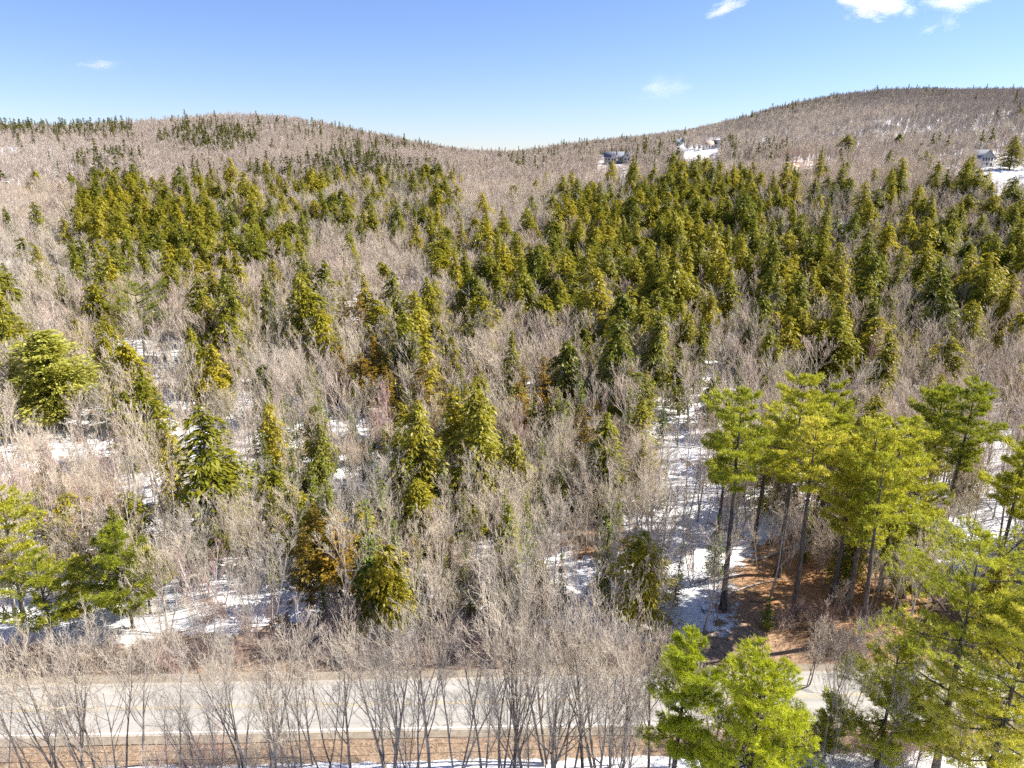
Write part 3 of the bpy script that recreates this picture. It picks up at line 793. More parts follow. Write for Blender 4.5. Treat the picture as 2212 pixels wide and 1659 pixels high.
def scatter(d0, d1, sp, far, what, scale=(0.72, 1.12), keep=1.0):
    X, Y = jitter_grid(d0, d1, sp)
    k = road_v(X, Y) > 8.5
    X, Y = X[k], Y[k]
    Z = terrain(X, Y); r = np.hypot(X, Y)
    px, py = project(X, Y, Z + 10.0)
    p, kw, q = composition(px, py)
    p = np.where(p > .74, np.minimum(1, p * 1.1), p * (0.45 + 0.95 * patchy(X, Y, 0.11)))
    if far and what == 'bare': q = q * (0.62 + 0.5 * patchy(X, Y, 0.05))
    rd = np.interp(px, [a for a, b in RIDGE], [b for a, b in RIDGE])
    ok = (r < rd + 70) & (px > -260) & (px < PW + 420)
    for poly in CLEAR:
        for h in np.arange(2.0, 17.0, 1.5) if far else (5.0, 9.0, 12.0):
            qx, qy = project(X, Y, Z + h)
            ok &= ~in_poly(poly, qx, qy)
    for poly, rmax, pr in KEEP:
        hit = np.zeros(len(X), bool)
        for h in (4.0, 8.0, 12.0):
            qx, qy = project(X, Y, Z + h * scale[1])
            hit |= in_poly(poly, qx, qy)
        ok &= ~(hit & (r < rmax) & (RNG.random(len(X)) < pr))
    for ax, ay, ar in AVOID:
        ok &= (X - ax) ** 2 + (Y - ay) ** 2 > (ar * scale[1]) ** 2
    u = RNG.random(len(X)); u2 = RNG.random(len(X))
    for i in np.nonzero(ok)[0]:
        s = RNG.uniform(*scale)
        if what == 'sapling':
            if u[i] > (0.95 if 540 < px[i] < 1050 and 860 < py[i] else 0.66 if 560 < px[i] < 1330 and 700 < py[i] else 0.14) * min(1, q[i] * 1.4): continue
            kind = lib = 'spruce' if u2[i] < 0.72 else 'hemlock' if u2[i] < 0.88 else 'cedar'
        elif what == 'evergreen':
            if u[i] > p[i] * 1.05: continue
            kind = ('hemlock', 'spruce', 'cedar', 'pine')[int(np.searchsorted(np.cumsum(kw[i]), u2[i] * 0.9999))]
            if kind == 'spruce': s *= RNG.uniform(0.45, 1.0) if r[i] < 220 else 0.85
            lib = 'far_conifer' if far else kind
            if far: s *= RNG.uniform(0.6, 1.0)
        else:
            if u[i] > q[i] * keep * (0.95 if p[i] < .2 else 1 - 0.68 * p[i]): continue
            kind = 'birch' if (u2[i] < 0.045 and not far and scale[1] > 1) else 'bare'
            lib = kind
            if kind == 'bare': lib = 'far_bare' if far else 'near_bare' if r[i] < 120 else 'bare'
        place(kind, lib, X[i], Y[i], Z[i], s, far)

# ------------------------------------------------------------------ trees placed one by one
def hero(name, proto, px, py, H, label, cat, rz=None, s=1.0, avoid=1.5, tilt=(0, 0)):
    """a tree of height H whose tip shows at the pixel"""
    x, y, z = at(px, py, H)
    if avoid: AVOID.append((x, y, avoid))
    return tree_object(name, proto, (x, y, z), RNG.random() * 6.283 if rz is None else rz, s, label, cat, None, tilt)

BP, PN = M['bright_pine'], M['pine']
PINES = [  # tip px, py, height, radius, crown start, whorls, tufts, blade, width, blades, material, limbs, label
    (95, 712, 20.5, 8.3, .05, 20, 210, .50, .07, 7, M['soft_pine'], (6, 8), "huge broad yellow-green pine with layered plumes at the western edge of the woods"),
    (290, 616, 17.5, 7.6, .28, 10, 46, .45, .075, 6, PN, (4, 6), "open layered pine with wide level limbs above the broad pine"),
    (548, 490, 17, 5.0, .22, 11, 34, .45, .08, 6, PN, (4, 6), "pale layered pine at the foot of the western hemlock stand"),
    (1612, 835, 29.5, 3.7, .60, 11, 52, .42, .06, 8, PN, (4, 6), "tall slim pine standing westernmost in the tall pine grove"),
    (1735, 812, 28.5, 4.7, .52, 12, 62, .42, .06, 8, PN, (5, 7), "thick-trunked pine with the highest crown of the tall pine grove"),
    (1818, 835, 23, 3.6, .55, 11, 50, .42, .06, 8, PN, (4, 6), "narrow pine behind the two highest crowns of the grove"),
    (1852, 945, 22.5, 3.6, .45, 12, 50, .42, .06, 8, PN, (4, 6), "dense short pine in the middle of the pine grove"),
    (1900, 905, 26, 3.8, .42, 13, 50, .42, .06, 8, PN, (4, 6), "many-limbed pine at the front of the grove with dark trunk and golden tips"),
    (1968, 905, 24, 4.4, .26, 15, 56, .42, .06, 8, PN, (5, 7), "wide pine with drooping pale lower limbs beside the needle-covered bank"),
    (2052, 838, 22.5, 4.0, .5, 12, 50, .42, .06, 8, PN, (4, 6), "pine with a rounded crown behind the grove's eastern side"),
    (2104, 828, 24.5, 3.9, .52, 12, 50, .42, .06, 8, PN, (4, 6), "slanting pine with a tufted top at the eastern end of the grove"),
    (1575, 905, 18.5, 2.6, .55, 9, 34, .40, .06, 7, PN, (3, 5), "thin pine with a small high crown at the western edge of the grove"),
    (1662, 880, 21.2, 2.8, .55, 9, 36, .40, .06, 7, PN, (3, 5), "slender pine between the slim western pine and the highest crown"),
    (1775, 905, 26, 2.8, .66, 9, 36, .40, .06, 7, PN, (3, 5), "slender straight pine just in front of the highest crown"),
    (1930, 985, 23.5, 2.8, .55, 9, 36, .40, .06, 7, PN, (3, 5), "slender pine tucked under the front crowns of the grove"),
    (2010, 930, 18.7, 3.2, .5, 10, 38, .40, .06, 7, PN, (3, 5), "slender pine between the grove's front and its rounded eastern crown"),
    (1990, 1095, 13, 4.6, .12, 11, 50, .40, .055, 8, PN, (5, 7), "low spreading pale pine under the eastern end of the grove"),
    (2222, 930, 22, 2.7, .5, 12, 44, .42, .06, 8, PN, (4, 6), "yellowish pine cut by the eastern edge of the view above the snow"),
    (1478, 1362, 18.6, 2.5, .36, 14, 50, .30, .030, 12, BP, (5, 7), "bright green bushy pine in front of the road, the smaller of two"),
    (1650, 1418, 18.0, 3.6, .18, 16, 64, .30, .030, 12, BP, (6, 8), "bright lime-green bushy pine in front of the road, the fuller of two"),
    (2140, 1152, 25, 6.4, .18, 17, 84, .34, .034, 10, PN, (5, 7), "big near pine with twisted dark trunk rising over the roadside"),
    (2236, 1285, 22, 4.6, .15, 14, 70, .34, .034, 10, PN, (5, 7), "golden-green pine just beside the big near pine at the view's edge"),
    (1945, 1395, 13.5, 4.2, .22, 13, 70, .32, .034, 10, PN, (4, 6), "shaded middling pine leaning over the road below the big near pine"),
    (1800, 1520, 6.5, 1.8, .1, 11, 30, .28, .032, 10, PN, (4, 6), "small young pine with thin limbs beside the road verge"),
    (245, 1136, 13.8, 4.0, .22, 13, 54, .38, .05, 8, PN, (5, 7), "bright yellow pine on the snow near the western bend of the road"),
    (70, 1190, 12.5, 3.8, .3, 11, 46, .38, .05, 7, PN, (4, 6), "thin olive pine on the snow, westernmost near the road"),
    (165, 1208, 9.5, 3.0, .3, 9, 40, .38, .05, 7, PN, (4, 6), "low dark-limbed pine between the yellow pine and the olive pine"),
    (300, 1190, 9.0, 2.4, .3, 9, 34, .38, .05, 7, PN, (4, 6), "small faded pine against the yellow pine's sunny side"),
]
for i, (px, py, H, R, t0, nw, tf, bl, bw, nb, mt, lim, lab) in enumerate(PINES):
    near = py > 1100
    pr = white_pine(300 + i, H, R, t0, mt, nw, tf, bl, bw, nb, flat=0.5, round_top=0.38 if H > 15 else 0.6, dead=34 if t0 > .3 else 10, lim=lim)
    if i == 0: pr = conifer(299, 20, 8.6, 460, 1.0, M['soft_pine'], t0=.07, droop=.16, power=.42, lob=.55, lean_up=.12, width=.34, per=6.5)
    hero("pine_tree", pr, px, py, H, lab, "pine tree", avoid=max(1.6, 0.75 * R) if px < 700 else 1.3, tilt=(RNG.normal(0, .02), RNG.normal(0, .025)))

CON = [  # kind, proto, tip px, py, height, width factor, label
    ('spruce', 0, 792, 1078, 16.5, 1.25, "tallest dark green spruce of the roadside evergreen clump"),
    ('spruce', 2, 850, 1122, 14.5, 1.2, "second spruce of the roadside evergreen clump, on its eastern side"),
    ('hemlock', 2, 838, 1178, 11.5, 1.2, "broad shaded hemlock with skirts reaching the roadside brush"),
    ('cedar', 0, 722, 1098, 13.0, 1.0, "golden-orange cedar in the roadside evergreen clump"),
    ('cedar', 2, 655, 1140, 11.0, 1.0, "amber cedar at the western end of the roadside evergreen clump"),
    ('spruce', 1, 612, 1040, 10.5, 1.0, "lone bushy spruce standing on the snow strip"),
    ('spruce', 1, 664, 1066, 9.5, 1.1, "short spruce just behind the amber cedar"),
    ('spruce', 2, 955, 968, 15.0, 1.0, "slender spruce rising among bare trees east of the snow strip"),
    ('spruce', 0, 886, 984, 14.0, 1.0, "dark spruce among bare trees behind the evergreen clump"),
    ('spruce', 1, 1043, 802, 13.0, .8, "thin dark spire in the bare trees in the middle of the woods"),
    ('spruce', 1, 1316, 795, 12.5, .75, "thin green spire east of the middle of the woods"),
    ('spruce', 0, 1436, 845, 11.0, .75, "thin spire beside the snow gap behind the bare trees"),
    ('spruce', 1, 1718, 770, 11.0, .8, "small yellow-green spire just behind the highest pine of the grove"),
    ('cedar', 2, 776, 762, 13.5, 1.5, "wide golden cedar mass in the middle of the woods"),
    ('cedar', 0, 735, 748, 12.0, 1.2, "golden cedar on the western side of the wide golden one"),
    ('cedar', 1, 832, 792, 11.0, 1.3, "golden cedar on the eastern side of the wide golden one"),
    ('cedar', 1, 1232, 758, 12.0, 1.4, "round olive-gold cedar below the centre hemlocks"),
    ('hemlock', 0, 222, 682, 18, 1.0, "hemlock farthest up the sloping row beside the layered pine"),
    ('hemlock', 2, 264, 738, 18, 1.05, "hemlock in the middle of the sloping row beside the layered pine"),
    ('hemlock', 3, 304, 792, 18, 1.1, "big hemlock at the lower end of the sloping row beside the broad pine"),
    ('hemlock', 4, 268, 846, 14, 1.0, "small hemlock below the sloping row by the snow edge"),
    ('hemlock', 1, 408, 706, 17, 1.0, "bright hemlock, western one of the pair above the snow clearing"),
    ('hemlock', 0, 452, 742, 16, 1.1, "bright hemlock, eastern one of the pair above the snow clearing"),
    ('spruce', 2, 412, 668, 15, 1.1, "pointed dark spruce just above the bright hemlock pair"),
    ('spruce', 2, 130, 558, 15, 1.7, "dark spruce with clear tiers alone in pale western birches"),
    ('hemlock', 4, 84, 582, 14, 1.1, "rounded hemlock standing next to the dark tiered spruce"),
    ('hemlock', 3, 20, 652, 16, 1.2, "olive hemlock on the western edge above the broad pine"),
    ('hemlock', 0, 376, 374, 18, 1.0, "lone dark hemlock standing up above the western stand"),
    ('hemlock', 2, 918, 352, 19, 1.3, "dark twin-topped hemlock alone in the pale poplar woods"),
    ('hemlock', 3, 938, 398, 15, 1.0, "lone pointed hemlock at the edge of the pale poplar woods"),
    ('spruce', 1, 1012, 392, 12, 1.4, "small pointed evergreen in the pale poplar woods, western of a pair"),
    ('spruce', 0, 1036, 388, 12, 1.4, "small pointed evergreen in the pale poplar woods, eastern of a pair"),
    ('hemlock', 3, 1814, 664, 20, 1.45, "broad golden hemlock bulging out below the eastern hemlock stand"),
    ('hemlock', 2, 1664, 716, 15, 1.0, "golden hemlock at the lower western corner of the eastern stand"),
    ('spruce', 2, 1600, 768, 13, 1.3, "dark tiered spruce just above the slim western pine of the grove"),
    ('hemlock', 4, 2036, 742, 12, 1.2, "small golden hemlock alone in bare trees behind the pine grove"),
    ('hemlock', 1, 1422, 668, 21, 1.0, "tall hemlock front and centre below the eastern stand"),
    ('hemlock', 0, 1326, 682, 19, 1.1, "sunlit hemlock with a wide skirt in the middle of the woods"),
    ('hemlock', 3, 1285, 518, 20, 1.0, "dark tall hemlock beside the white birch in the centre stand"),
    ('hemlock', 0, 1465, 470, 21, 1.1, "tall hemlock on the western flank of the eastern stand"),
    ('hemlock', 1, 2195, 292, 18, 1.5, "dark spreading evergreen beside the grey gabled house"),
    ('hemlock', 4, 1832, 290, 19, 1.2, "tall dark evergreen against the snowy trunks of the eastern slope"),
    ('hemlock', 2, 1945, 288, 15, 1.2, "round dark evergreen high on the snowy eastern slope"),
    ('hemlock', 3, 1578, 286, 18, 1.3, "dark evergreen standing next to the tan-roofed house"),
    ('spruce', 1, 1664, 1290, 4.6, 1.6, "little dark spruce sapling on the orange needle bank"),
]
HEROES = {}
for kind, pi, px, py, H, wf, lab in CON:
    pr = PR[kind][pi]; s = H / HT[kind][pi]
    hero(kind + "_tree", pr, px, py, H, lab, "evergreen tree", s=(s * wf, s * wf, s), avoid=2.2)

BARE = [  # lib, proto, tip px, py, height, label
    ('near_bare', 0, 2078, 925, 17.5, "open vase-shaped bare tree on the snow east of the pine grove"),
    ('near_bare', 4, 585, 765, 18, "large pale bare tree with a thick trunk by the snow strip"),
    ('near_bare', 5, 60, 905, 13.5, "fan-shaped pale bare tree below the broad western pine"),
    ('birch', 1, 690, 655, 15, "pale two-stemmed birch with reddish twigs in the western woods"),
    ('birch', 0, 1198, 566, 17, "bright white birch against the dark centre hemlocks"),
    ('birch', 2, 1062, 632, 16, "pinkish white birch clump in front of the centre hemlocks"),
    ('birch', 0, 396, 600, 15, "white birch with forked stem below the western hemlock stand"),
    ('birch', 0, 770, 610, 16, "tall white birch showing its stem among bare trees mid-woods"),
    ('near_bare', 1, 1000, 985, 15, "slim bare tree with a pinkish crown in the middle of the near woods"),
    ('near_bare', 3, 1410, 1010, 14, "brownish bare tree beside the slim western pine"),
    ('near_bare', 1, 1690, 985, 14, "bare tree with pale twigs in front of the pine trunks"),
]
for lib, pi, px, py, H, lab in BARE:
    s = H / HT[lib][pi]
    hero("birch_tree" if lib == 'birch' else "bare_tree", PR[lib][pi], px, py, H, lab, "birch tree" if lib == 'birch' else "bare tree", s=s, avoid=1.5)

# dead snag and fallen trunks
def log_object(name, pts, r0, r1, label, cat, mat='dead_bark', stubs=5, seed=0, sides=8):
    rng = np.random.default_rng(seed)
    P = np.array(pts, float); n = len(P)
    base = P[0].copy(); P = P - base
    rr = np.linspace(r0, r1, n)
    S = [[*P[i], *P[i + 1], rr[i], rr[i + 1]] for i in range(n - 1)]
    v, f = tubes(S, sides)
    B = []
    for k in range(stubs):
        i = rng.integers(0, n - 1); t = rng.random(); p = P[i] * (1 - t) + P[i + 1] * t
        d = rng.normal(0, 1, 3); d[2] = abs(d[2]) + .3; d = d / np.linalg.norm(d)
        B.append([*p, *(p + d * rng.uniform(.5, 1.6)), 0.35 * r1 + .012, .008])
    r = empty(name, base)
    bv, bf = tubes(B, 4)
    link("trunk", build_mesh("trunk", [(v, f, M[mat], None), (bv, bf, M[mat], None)], True), r)
    return tag(r, label, cat)

x, y, z = at(1781, 640, 15)
log_object("dead_tree", [(x, y, z - .3), (x + .1, y, z + 5), (x - .1, y, z + 10), (x + .2, y + .1, z + 15)], .22, .05, "bleached dead snag standing in the eastern hemlocks", "dead tree", stubs=16, seed=3)
def fallen(a, b, lift0, lift1, r0, r1, label, seed, mat='bark', sag=0.0):
    pa, pb = from_base(*a), from_base(*b)
    pts = []
    for t in np.linspace(0, 1, 6):
        xx, yy = pa[0] * (1 - t) + pb[0] * t, pa[1] * (1 - t) + pb[1] * t
        pts.append((xx, yy, float(terrain(xx, yy)) + lift0 * (1 - t) + lift1 * t + sag * math.sin(t * 3.14)))
    log_object("fallen_trunk", pts, r0, r1, label, "fallen tree", mat, 6, seed)
fallen((1620, 1215), (1790, 1168), .15, .5, .2, .07, "dark fallen trunk lying across the orange needle bank", 1)
fallen((1560, 1290), (1700, 1255), .1, .35, .14, .05, "fallen trunk between the snow and the needle bank", 2)
fallen((1640, 1340), (1735, 1330), .1, .2, .11, .05, "thin dark fallen trunk nearest the road on the bank", 4)
fallen((1530, 1130), (1620, 1172), .1, .2, .16, .08, "rusty rotting fallen trunk on the snow under the pines", 5)
fallen((1700, 1345), (1725, 1290), .1, 1.6, .07, .03, "pale dead branch propped up beside the small spruce", 6, 'dead_bark')
fallen((925, 1330), (745, 1310), 2.5, 5.2, .12, .05, "pale bent birch arching over the roadside evergreens", 7, 'birch_bark', 1.4)
fallen((1500, 1262), (1590, 1232), .1, .3, .10, .05, "short fallen limb lying on the open snow", 8)

# leaning saplings and bare trees in front of the road
FRONT = [  # base px, row, height, proto, label
    (1188, 1664, 19.0, 2, "largest many-stemmed bare tree in the middle in front of the road"),
    (60, 1700, 13.5, 1, None), (128, 1676, 14.5, 0, None), (205, 1662, 13.0, 1, None), (262, 1690, 14.5, 4, None), (312, 1655, 14.0, 0, "light-barked bare tree with crooked stem near the western end of the verge"),
    (395, 1672, 12.0, 1, None), (470, 1668, 13.0, 3, None), (535, 1690, 14.5, 4, "dark-stemmed bare tree with widely forked limbs on the western verge"), (590, 1662, 12.0, 1, None),
    (640, 1700, 13.0, 5, None), (700, 1666, 11.5, 3, None), (760, 1690, 14.0, 0, None), (840, 1674, 15.0, 2, "many-stemmed bare tree just west of the largest roadside one"), (905, 1664, 13.0, 1, None),
    (980, 1690, 16.0, 5, None), (1040, 1664, 14.5, 1, None), (1110, 1690, 16.5, 0, None), (1222, 1700, 17.0, 4, None), (1292, 1674, 17.0, 2, None),
    (1352, 1664, 14.0, 3, None), (1400, 1700, 15.0, 0, None), (1446, 1660, 12.5, 1, None), (1560, 1676, 11, 3, None), (1772, 1700, 14, 4, "dark bare tree with curving limbs between the lime pine and the road"),
    (1742, 1480, 9.5, 5, "pale bare tree on the far verge behind the lime-green pine"), (1830, 1560, 9.0, 3, None), (1892, 1690, 13, 1, None), (1965, 1700, 12, 3, None), (10, 1665, 12, 3, None), (-60, 1690, 14, 0, None),
    (2075, 1720, 10, 3, None), (1500, 1720, 12, 5, None), (30, 1500, 6, 5, None), (90, 1490, 7, 3, None), (225, 1660, 9, 5, None), (430, 1690, 9.5, 5, None), (880, 1720, 10, 5, None), (1150, 1720, 11, 5, None), (1320, 1740, 12, 2, None),
]
FRONT_G = "bare trees along the near verge"
FRONT += [(930, 1700, 16.5, 0, None), (1075, 1680, 16.8, 4, None), (1150, 1720, 17.5, 2, None), (1260, 1690, 17.5, 0, None), (1330, 1710, 16.0, 4, None), (560, 1720, 14.5, 2, None), (160, 1720, 14.5, 2, None)]
for k in range(22):
    FRONT.append((RNG.uniform(-40, 1500), RNG.uniform(1652, 1730), RNG.uniform(7.5, 14.5), int(RNG.choice([1, 3, 5, 1, 0])), None))
for i, (px, row, H, pi, lab) in enumerate(FRONT):
    x, y, z = from_base(px, row)
    H *= 1.18; s = H / HT['front_bare'][pi]
    tall = "tall" if H >= 14.5 else "middling" if H >= 12 else "low"
    part = "western" if px < 560 else "middle" if px < 1100 else "eastern"
    tree_object("bare_tree", PR['front_bare'][pi], (x, y, z), RNG.random() * 6.283, (s * 1.0, s * 1.0, s), lab or f"{tall} leafless tree on the {part} part of the near road verge", "bare tree",
                None if lab else f"{tall} bare trees on the {part} near verge", tilt=(RNG.normal(0, .04), RNG.normal(-.03, .05)))

# shrubs beside the road
SHR = []
for i in range(5):
    tw = M['red_twig'] if i < 3 else M['twig']
    v, f = shrub_mesh(200 + i, (3.4, 2.6, 3.0, 3.6, 2.4)[i], (22, 18, 26, 16, 20)[i], 1.3, tw)
    SHR.append(build_mesh("bare_shrub", [(v, f, tw, None)]))
SHRUB_ZONES = [(430, 760, 1335, 1440, 30, "reddish leafless brush west of the evergreen clump beyond the road"), (760, 1160, 1370, 1445, 34, "tangled leafless brush below the evergreen clump beyond the road"),
               (1160, 1500, 1410, 1452, 22, "leafless brush between the snow and the middle of the road"), (0, 430, 1415, 1465, 30, "dark shaded brush along the western end of the far verge"),
               (1690, 1900, 1330, 1440, 18, "red-twigged brush on the orange bank above the road"), (380, 600, 1000, 1290, 22, "thin leafless brush scattered over the western snow strip"), (1180, 1520, 1190, 1330, 10, "thin brush growing out of the open snow"),
               (0, 1400, 1648, 1668, 16, "low brush under the bare trees of the near verge"), (1500, 2212, 1560, 1668, 22, "brush under the near pines by the verge"),
               (1160, 1330, 1150, 1200, 8, "brush around the dark trunks above the open snow")]
for x0, x1, y0, y1, n, lab in SHRUB_ZONES:
    for k in range(n):
        px, py = RNG.uniform(x0, x1), RNG.uniform(y0, y1)
        x, y, z = from_base(px, py)
        if abs(float(road_v(x, y))) < 5.2: y += 10.0 - 5.0 if road_v(x, y) > 0 else -4.0; z = float(terrain(x, y))
        o = link("bare_shrub", SHR[int(RNG.integers(0, 5))])
        s = RNG.uniform(.6, 1.25)
        o.location = (x, y, z); o.rotation_euler = (0, 0, RNG.random() * 6.28); o.scale = (s, s, s * RNG.uniform(.8, 1.1))
        tag(o, lab, "shrub", lab)

# ------------------------------------------------------------------ the woods
scatter(68, 450, 4.9, False, 'evergreen', (0.55, 1.3))
scatter(450, 1450, 5.6, True, 'evergreen', (0.9, 1.4))
scatter(74, 240, 4.2, False, 'sapling', (0.38, 0.85))
scatter(68, 450, 3.8, False, 'bare')
scatter(450, 1450, 4.9, True, 'bare')
scatter(68, 280, 3.4, False, 'bare', (0.25, 0.55), 0.65)

ZONES = [  # box in the photograph, phrase
    (0, 200, 640, 335, "on the western hilltop under the skyline"), (640, 200, 1090, 345, "on the ridge dropping to the saddle"),
    (1090, 250, 1480, 420, "in the pale woods under the saddle"), (1480, 150, 2212, 305, "high on the eastern hill"),
    (1480, 305, 2212, 400, "among the clearings of the eastern slope"), (0, 335, 160, 560, "on the pinkish western slope"),
    (160, 380, 420, 540, "in the upper western hemlock stand"), (420, 335, 700, 480, "in the loose rows above the western stand"), (700, 335, 1090, 480, "at the edge of the pale poplar woods"),
    (160, 540, 420, 640, "at the lower corner of the western stand"), (420, 480, 700, 620, "on the eastern side of the western stand"),
    (0, 560, 380, 760, "around the open layered pine"), (380, 620, 700, 760, "in the grey woods below the western stand"),
    (700, 480, 940, 640, "in the mixed woods west of the centre"), (940, 420, 1180, 640, "in the centre evergreen stand"),
    (1180, 380, 1480, 560, "on the western shoulder of the eastern stand"), (1480, 380, 1760, 560, "in the dark heart of the eastern stand"),
    (1760, 400, 2212, 520, "in the thin upper edge of the eastern woods"), (1180, 560, 1480, 720, "in the tall stand around the white birch"),
    (1480, 560, 1760, 720, "in the lower eastern stand"), (1760, 520, 2212, 720, "in the eastern woods above the pine grove"),
    (700, 640, 940, 800, "around the wide golden cedar"), (940, 640, 1180, 800, "below the centre evergreen stand"), (1180, 720, 1480, 860, "in the grey woods east of the middle"),
    (1480, 720, 1800, 900, "just behind the tall pine grove"), (1800, 720, 2212, 900, "in the grey thicket behind the pine grove"),
    (0, 760, 380, 960, "around the broad western pine"), (380, 760, 700, 960, "above the western snow clearing"), (700, 800, 1000, 960, "south of the wide golden cedar"),
    (1000, 800, 1480, 960, "in the tangled middle of the near woods"), (0, 960, 330, 1140, "in the bare thicket below the broad pine"), (330, 960, 620, 1140, "on the western snow clearing"),
    (620, 960, 900, 1140, "behind the roadside evergreen clump"), (900, 960, 1200, 1140, "in the near woods north of the roadside brush"), (1200, 960, 1500, 1140, "between the open snow and the slim western pine"),
    (1500, 900, 1800, 1400, "under the tall pine grove"), (1800, 900, 2212, 1400, "on the snow east of the pine grove"),
    (0, 1140, 330, 1500, "on the snow by the western road"), (330, 1140, 620, 1500, "on the snow strip by the road"), (620, 1140, 900, 1500, "beside the roadside evergreen clump"),
    (900, 1140, 1200, 1500, "between the evergreen clump and the open snow"), (1200, 1140, 1500, 1500, "on the open snow by the road")]
def zone_of(px, py):
    for x0, y0, x1, y1, t in ZONES:
        if x0 <= px < x1 and y0 <= py < y1: return t
    return "in the woods beside the road"

LOOK = {'hemlock': ("hemlock_tree", "evergreen tree", ("full olive-green hemlock", "pointed olive-green hemlock", "small green hemlock")),
        'spruce': ("spruce_tree", "evergreen tree", ("tall narrow spruce", "narrow dark spruce", "young low spruce")),
        'cedar': ("cedar_tree", "evergreen tree", ("wide golden cedar", "golden-brown cedar", "small amber cedar")),
        'pine': ("pine_tree", "pine tree", ("tall tufted pine", "tufted yellow-green pine", "small tufted pine")),
        'bare': ("bare_tree", "bare tree", ("tall grey bare tree", "pale bare tree", "slight bare tree")),
        'birch': ("birch_tree", "birch tree", ("tall white-stemmed birch", "white-stemmed birch", "slight white birch"))}
LIMIT = {'hemlock': 262, 'spruce': 230, 'cedar': 200, 'pine': 200, 'bare': 250, 'birch': 200}
def split_individuals():
    by = {}
    rest = []
    for e in PLACED:
        kind, lib, k, x, y, z, s, rot, h, far, w = e
        px, py = project(x, y, z + 0.6 * h)
        if far or not (-10 < px < PW + 10 and -10 < py < PH): rest.append(e); continue
        by.setdefault(kind, []).append((h / math.hypot(x, y, z - CAM_H), float(px), float(py), e))
    for kind, L in by.items():
        L.sort(key=lambda t: -t[0])
        rest += [t[3] for t in L[LIMIT[kind]:]]
        cells = {}
        for a, px, py, e in L[:LIMIT[kind]]:
            cells.setdefault(zone_of(px, py), []).append((px, py, e))
        nm, cat, looks = LOOK[kind]
        short = {'hemlock': 'hemlock', 'spruce': 'spruce', 'cedar': 'cedar', 'pine': 'pine', 'bare': 'bare tree', 'birch': 'birch'}[kind]
        for zt, items in cells.items():
            n = len(items)
            special = {}
            if n == 1: special[0] = f"only {looks[1].split(' ', 1)[1]} {zt}"
            else:
                o1 = sorted(range(n), key=lambda i: items[i][0]); o2 = sorted(range(n), key=lambda i: items[i][1] - 0)
                hs = sorted(range(n), key=lambda i: -items[i][2][8])
                special[o1[-1]] = f"rightmost {short} {zt}"; special[o1[0]] = f"leftmost {short} {zt}"
                special.setdefault(hs[0], f"tallest {short} {zt}")
                if n > 4: special.setdefault(o2[0], f"{short} highest up the picture {zt}"); special.setdefault(o2[-1], f"{short} lowest in the picture {zt}")
            for i, (px, py, e) in enumerate(items):
                _, lib, k, x, y, z, s, rot, h, far, w = e
                c = 0 if h > 14.5 else 1 if h > 10 else 2
                lab, grp = special.get(i), None
                if lab is None:
                    lab = f"{looks[c]} {zt}"; grp = lab
                tree_object(nm, PR[lib][k], (x, y, z), rot, (s * w, s * w, s), lab, cat, grp, (RNG.normal(0, .025), RNG.normal(0, .025)))
    return rest

def stuff_woods(name, libs, entries, label):
    src = bpy.data.collections.new(name + "_sources"); idx = {}
    n = 0
    for lib in libs:
        for k, (tr, cr) in enumerate(PR[lib]):
            nm = f"{n:03d}_source"
            bm_parts = join_meshes(nm, (tr, cr))
            o = bpy.data.objects.new(nm, bm_parts); src.objects.link(o); idx[(lib, k)] = n; n += 1
    me = bpy.data.meshes.new(name); me.vertices.add(len(entries))
    me.vertices.foreach_set("co", np.array([(e[3], e[4], e[5]) for e in entries], np.float32).ravel())
    for nme, typ, arr in (("rot", 'FLOAT', [e[7] for e in entries]), ("idx", 'INT', [idx[(e[1], e[2])] for e in entries])):
        a = me.attributes.new(nme, typ, 'POINT'); a.data.foreach_set("value", np.array(arr, np.int32 if typ == 'INT' else np.float32))
    a = me.attributes.new("scl", 'FLOAT_VECTOR', 'POINT')
    a.data.foreach_set("vector", np.array([(e[6] * e[10], e[6] * e[10], e[6]) for e in entries], np.float32).ravel())
    o = link(name, me); tag(o, label, kind='stuff')
    ng = bpy.data.node_groups.new(name + "_nodes", 'GeometryNodeTree')
    ng.interface.new_socket("Geometry", in_out='INPUT', socket_type='NodeSocketGeometry'); ng.interface.new_socket("Geometry", in_out='OUTPUT', socket_type='NodeSocketGeometry')
    gi, go = ng.nodes.new("NodeGroupInput"), ng.nodes.new("NodeGroupOutput")
    ip = ng.nodes.new("GeometryNodeInstanceOnPoints"); ci = ng.nodes.new("GeometryNodeCollectionInfo")
    ci.inputs['Collection'].default_value = src; ci.inputs['Separate Children'].default_value = True; ci.inputs['Reset Children'].default_value = True
    ip.inputs['Pick Instance'].default_value = True
    def na(nme, t):
        q = ng.nodes.new("GeometryNodeInputNamedAttribute"); q.data_type = t; q.inputs['Name'].default_value = nme; return q.outputs['Attribute']
    cx = ng.nodes.new("ShaderNodeCombineXYZ"); ng.links.new(na("rot", 'FLOAT'), cx.inputs['Z'])
    L = ng.links.new
    L(gi.outputs[0], ip.inputs['Points']); L(ci.outputs[0], ip.inputs['Instance']); L(na("idx", 'INT'), ip.inputs['Instance Index'])
    L(cx.outputs[0], ip.inputs['Rotation']); L(na("scl", 'FLOAT_VECTOR'), ip.inputs['Scale']); L(ip.outputs[0], go.inputs[0])
    md = o.modifiers.new("woods", 'NODES'); md.node_group = ng
    return o

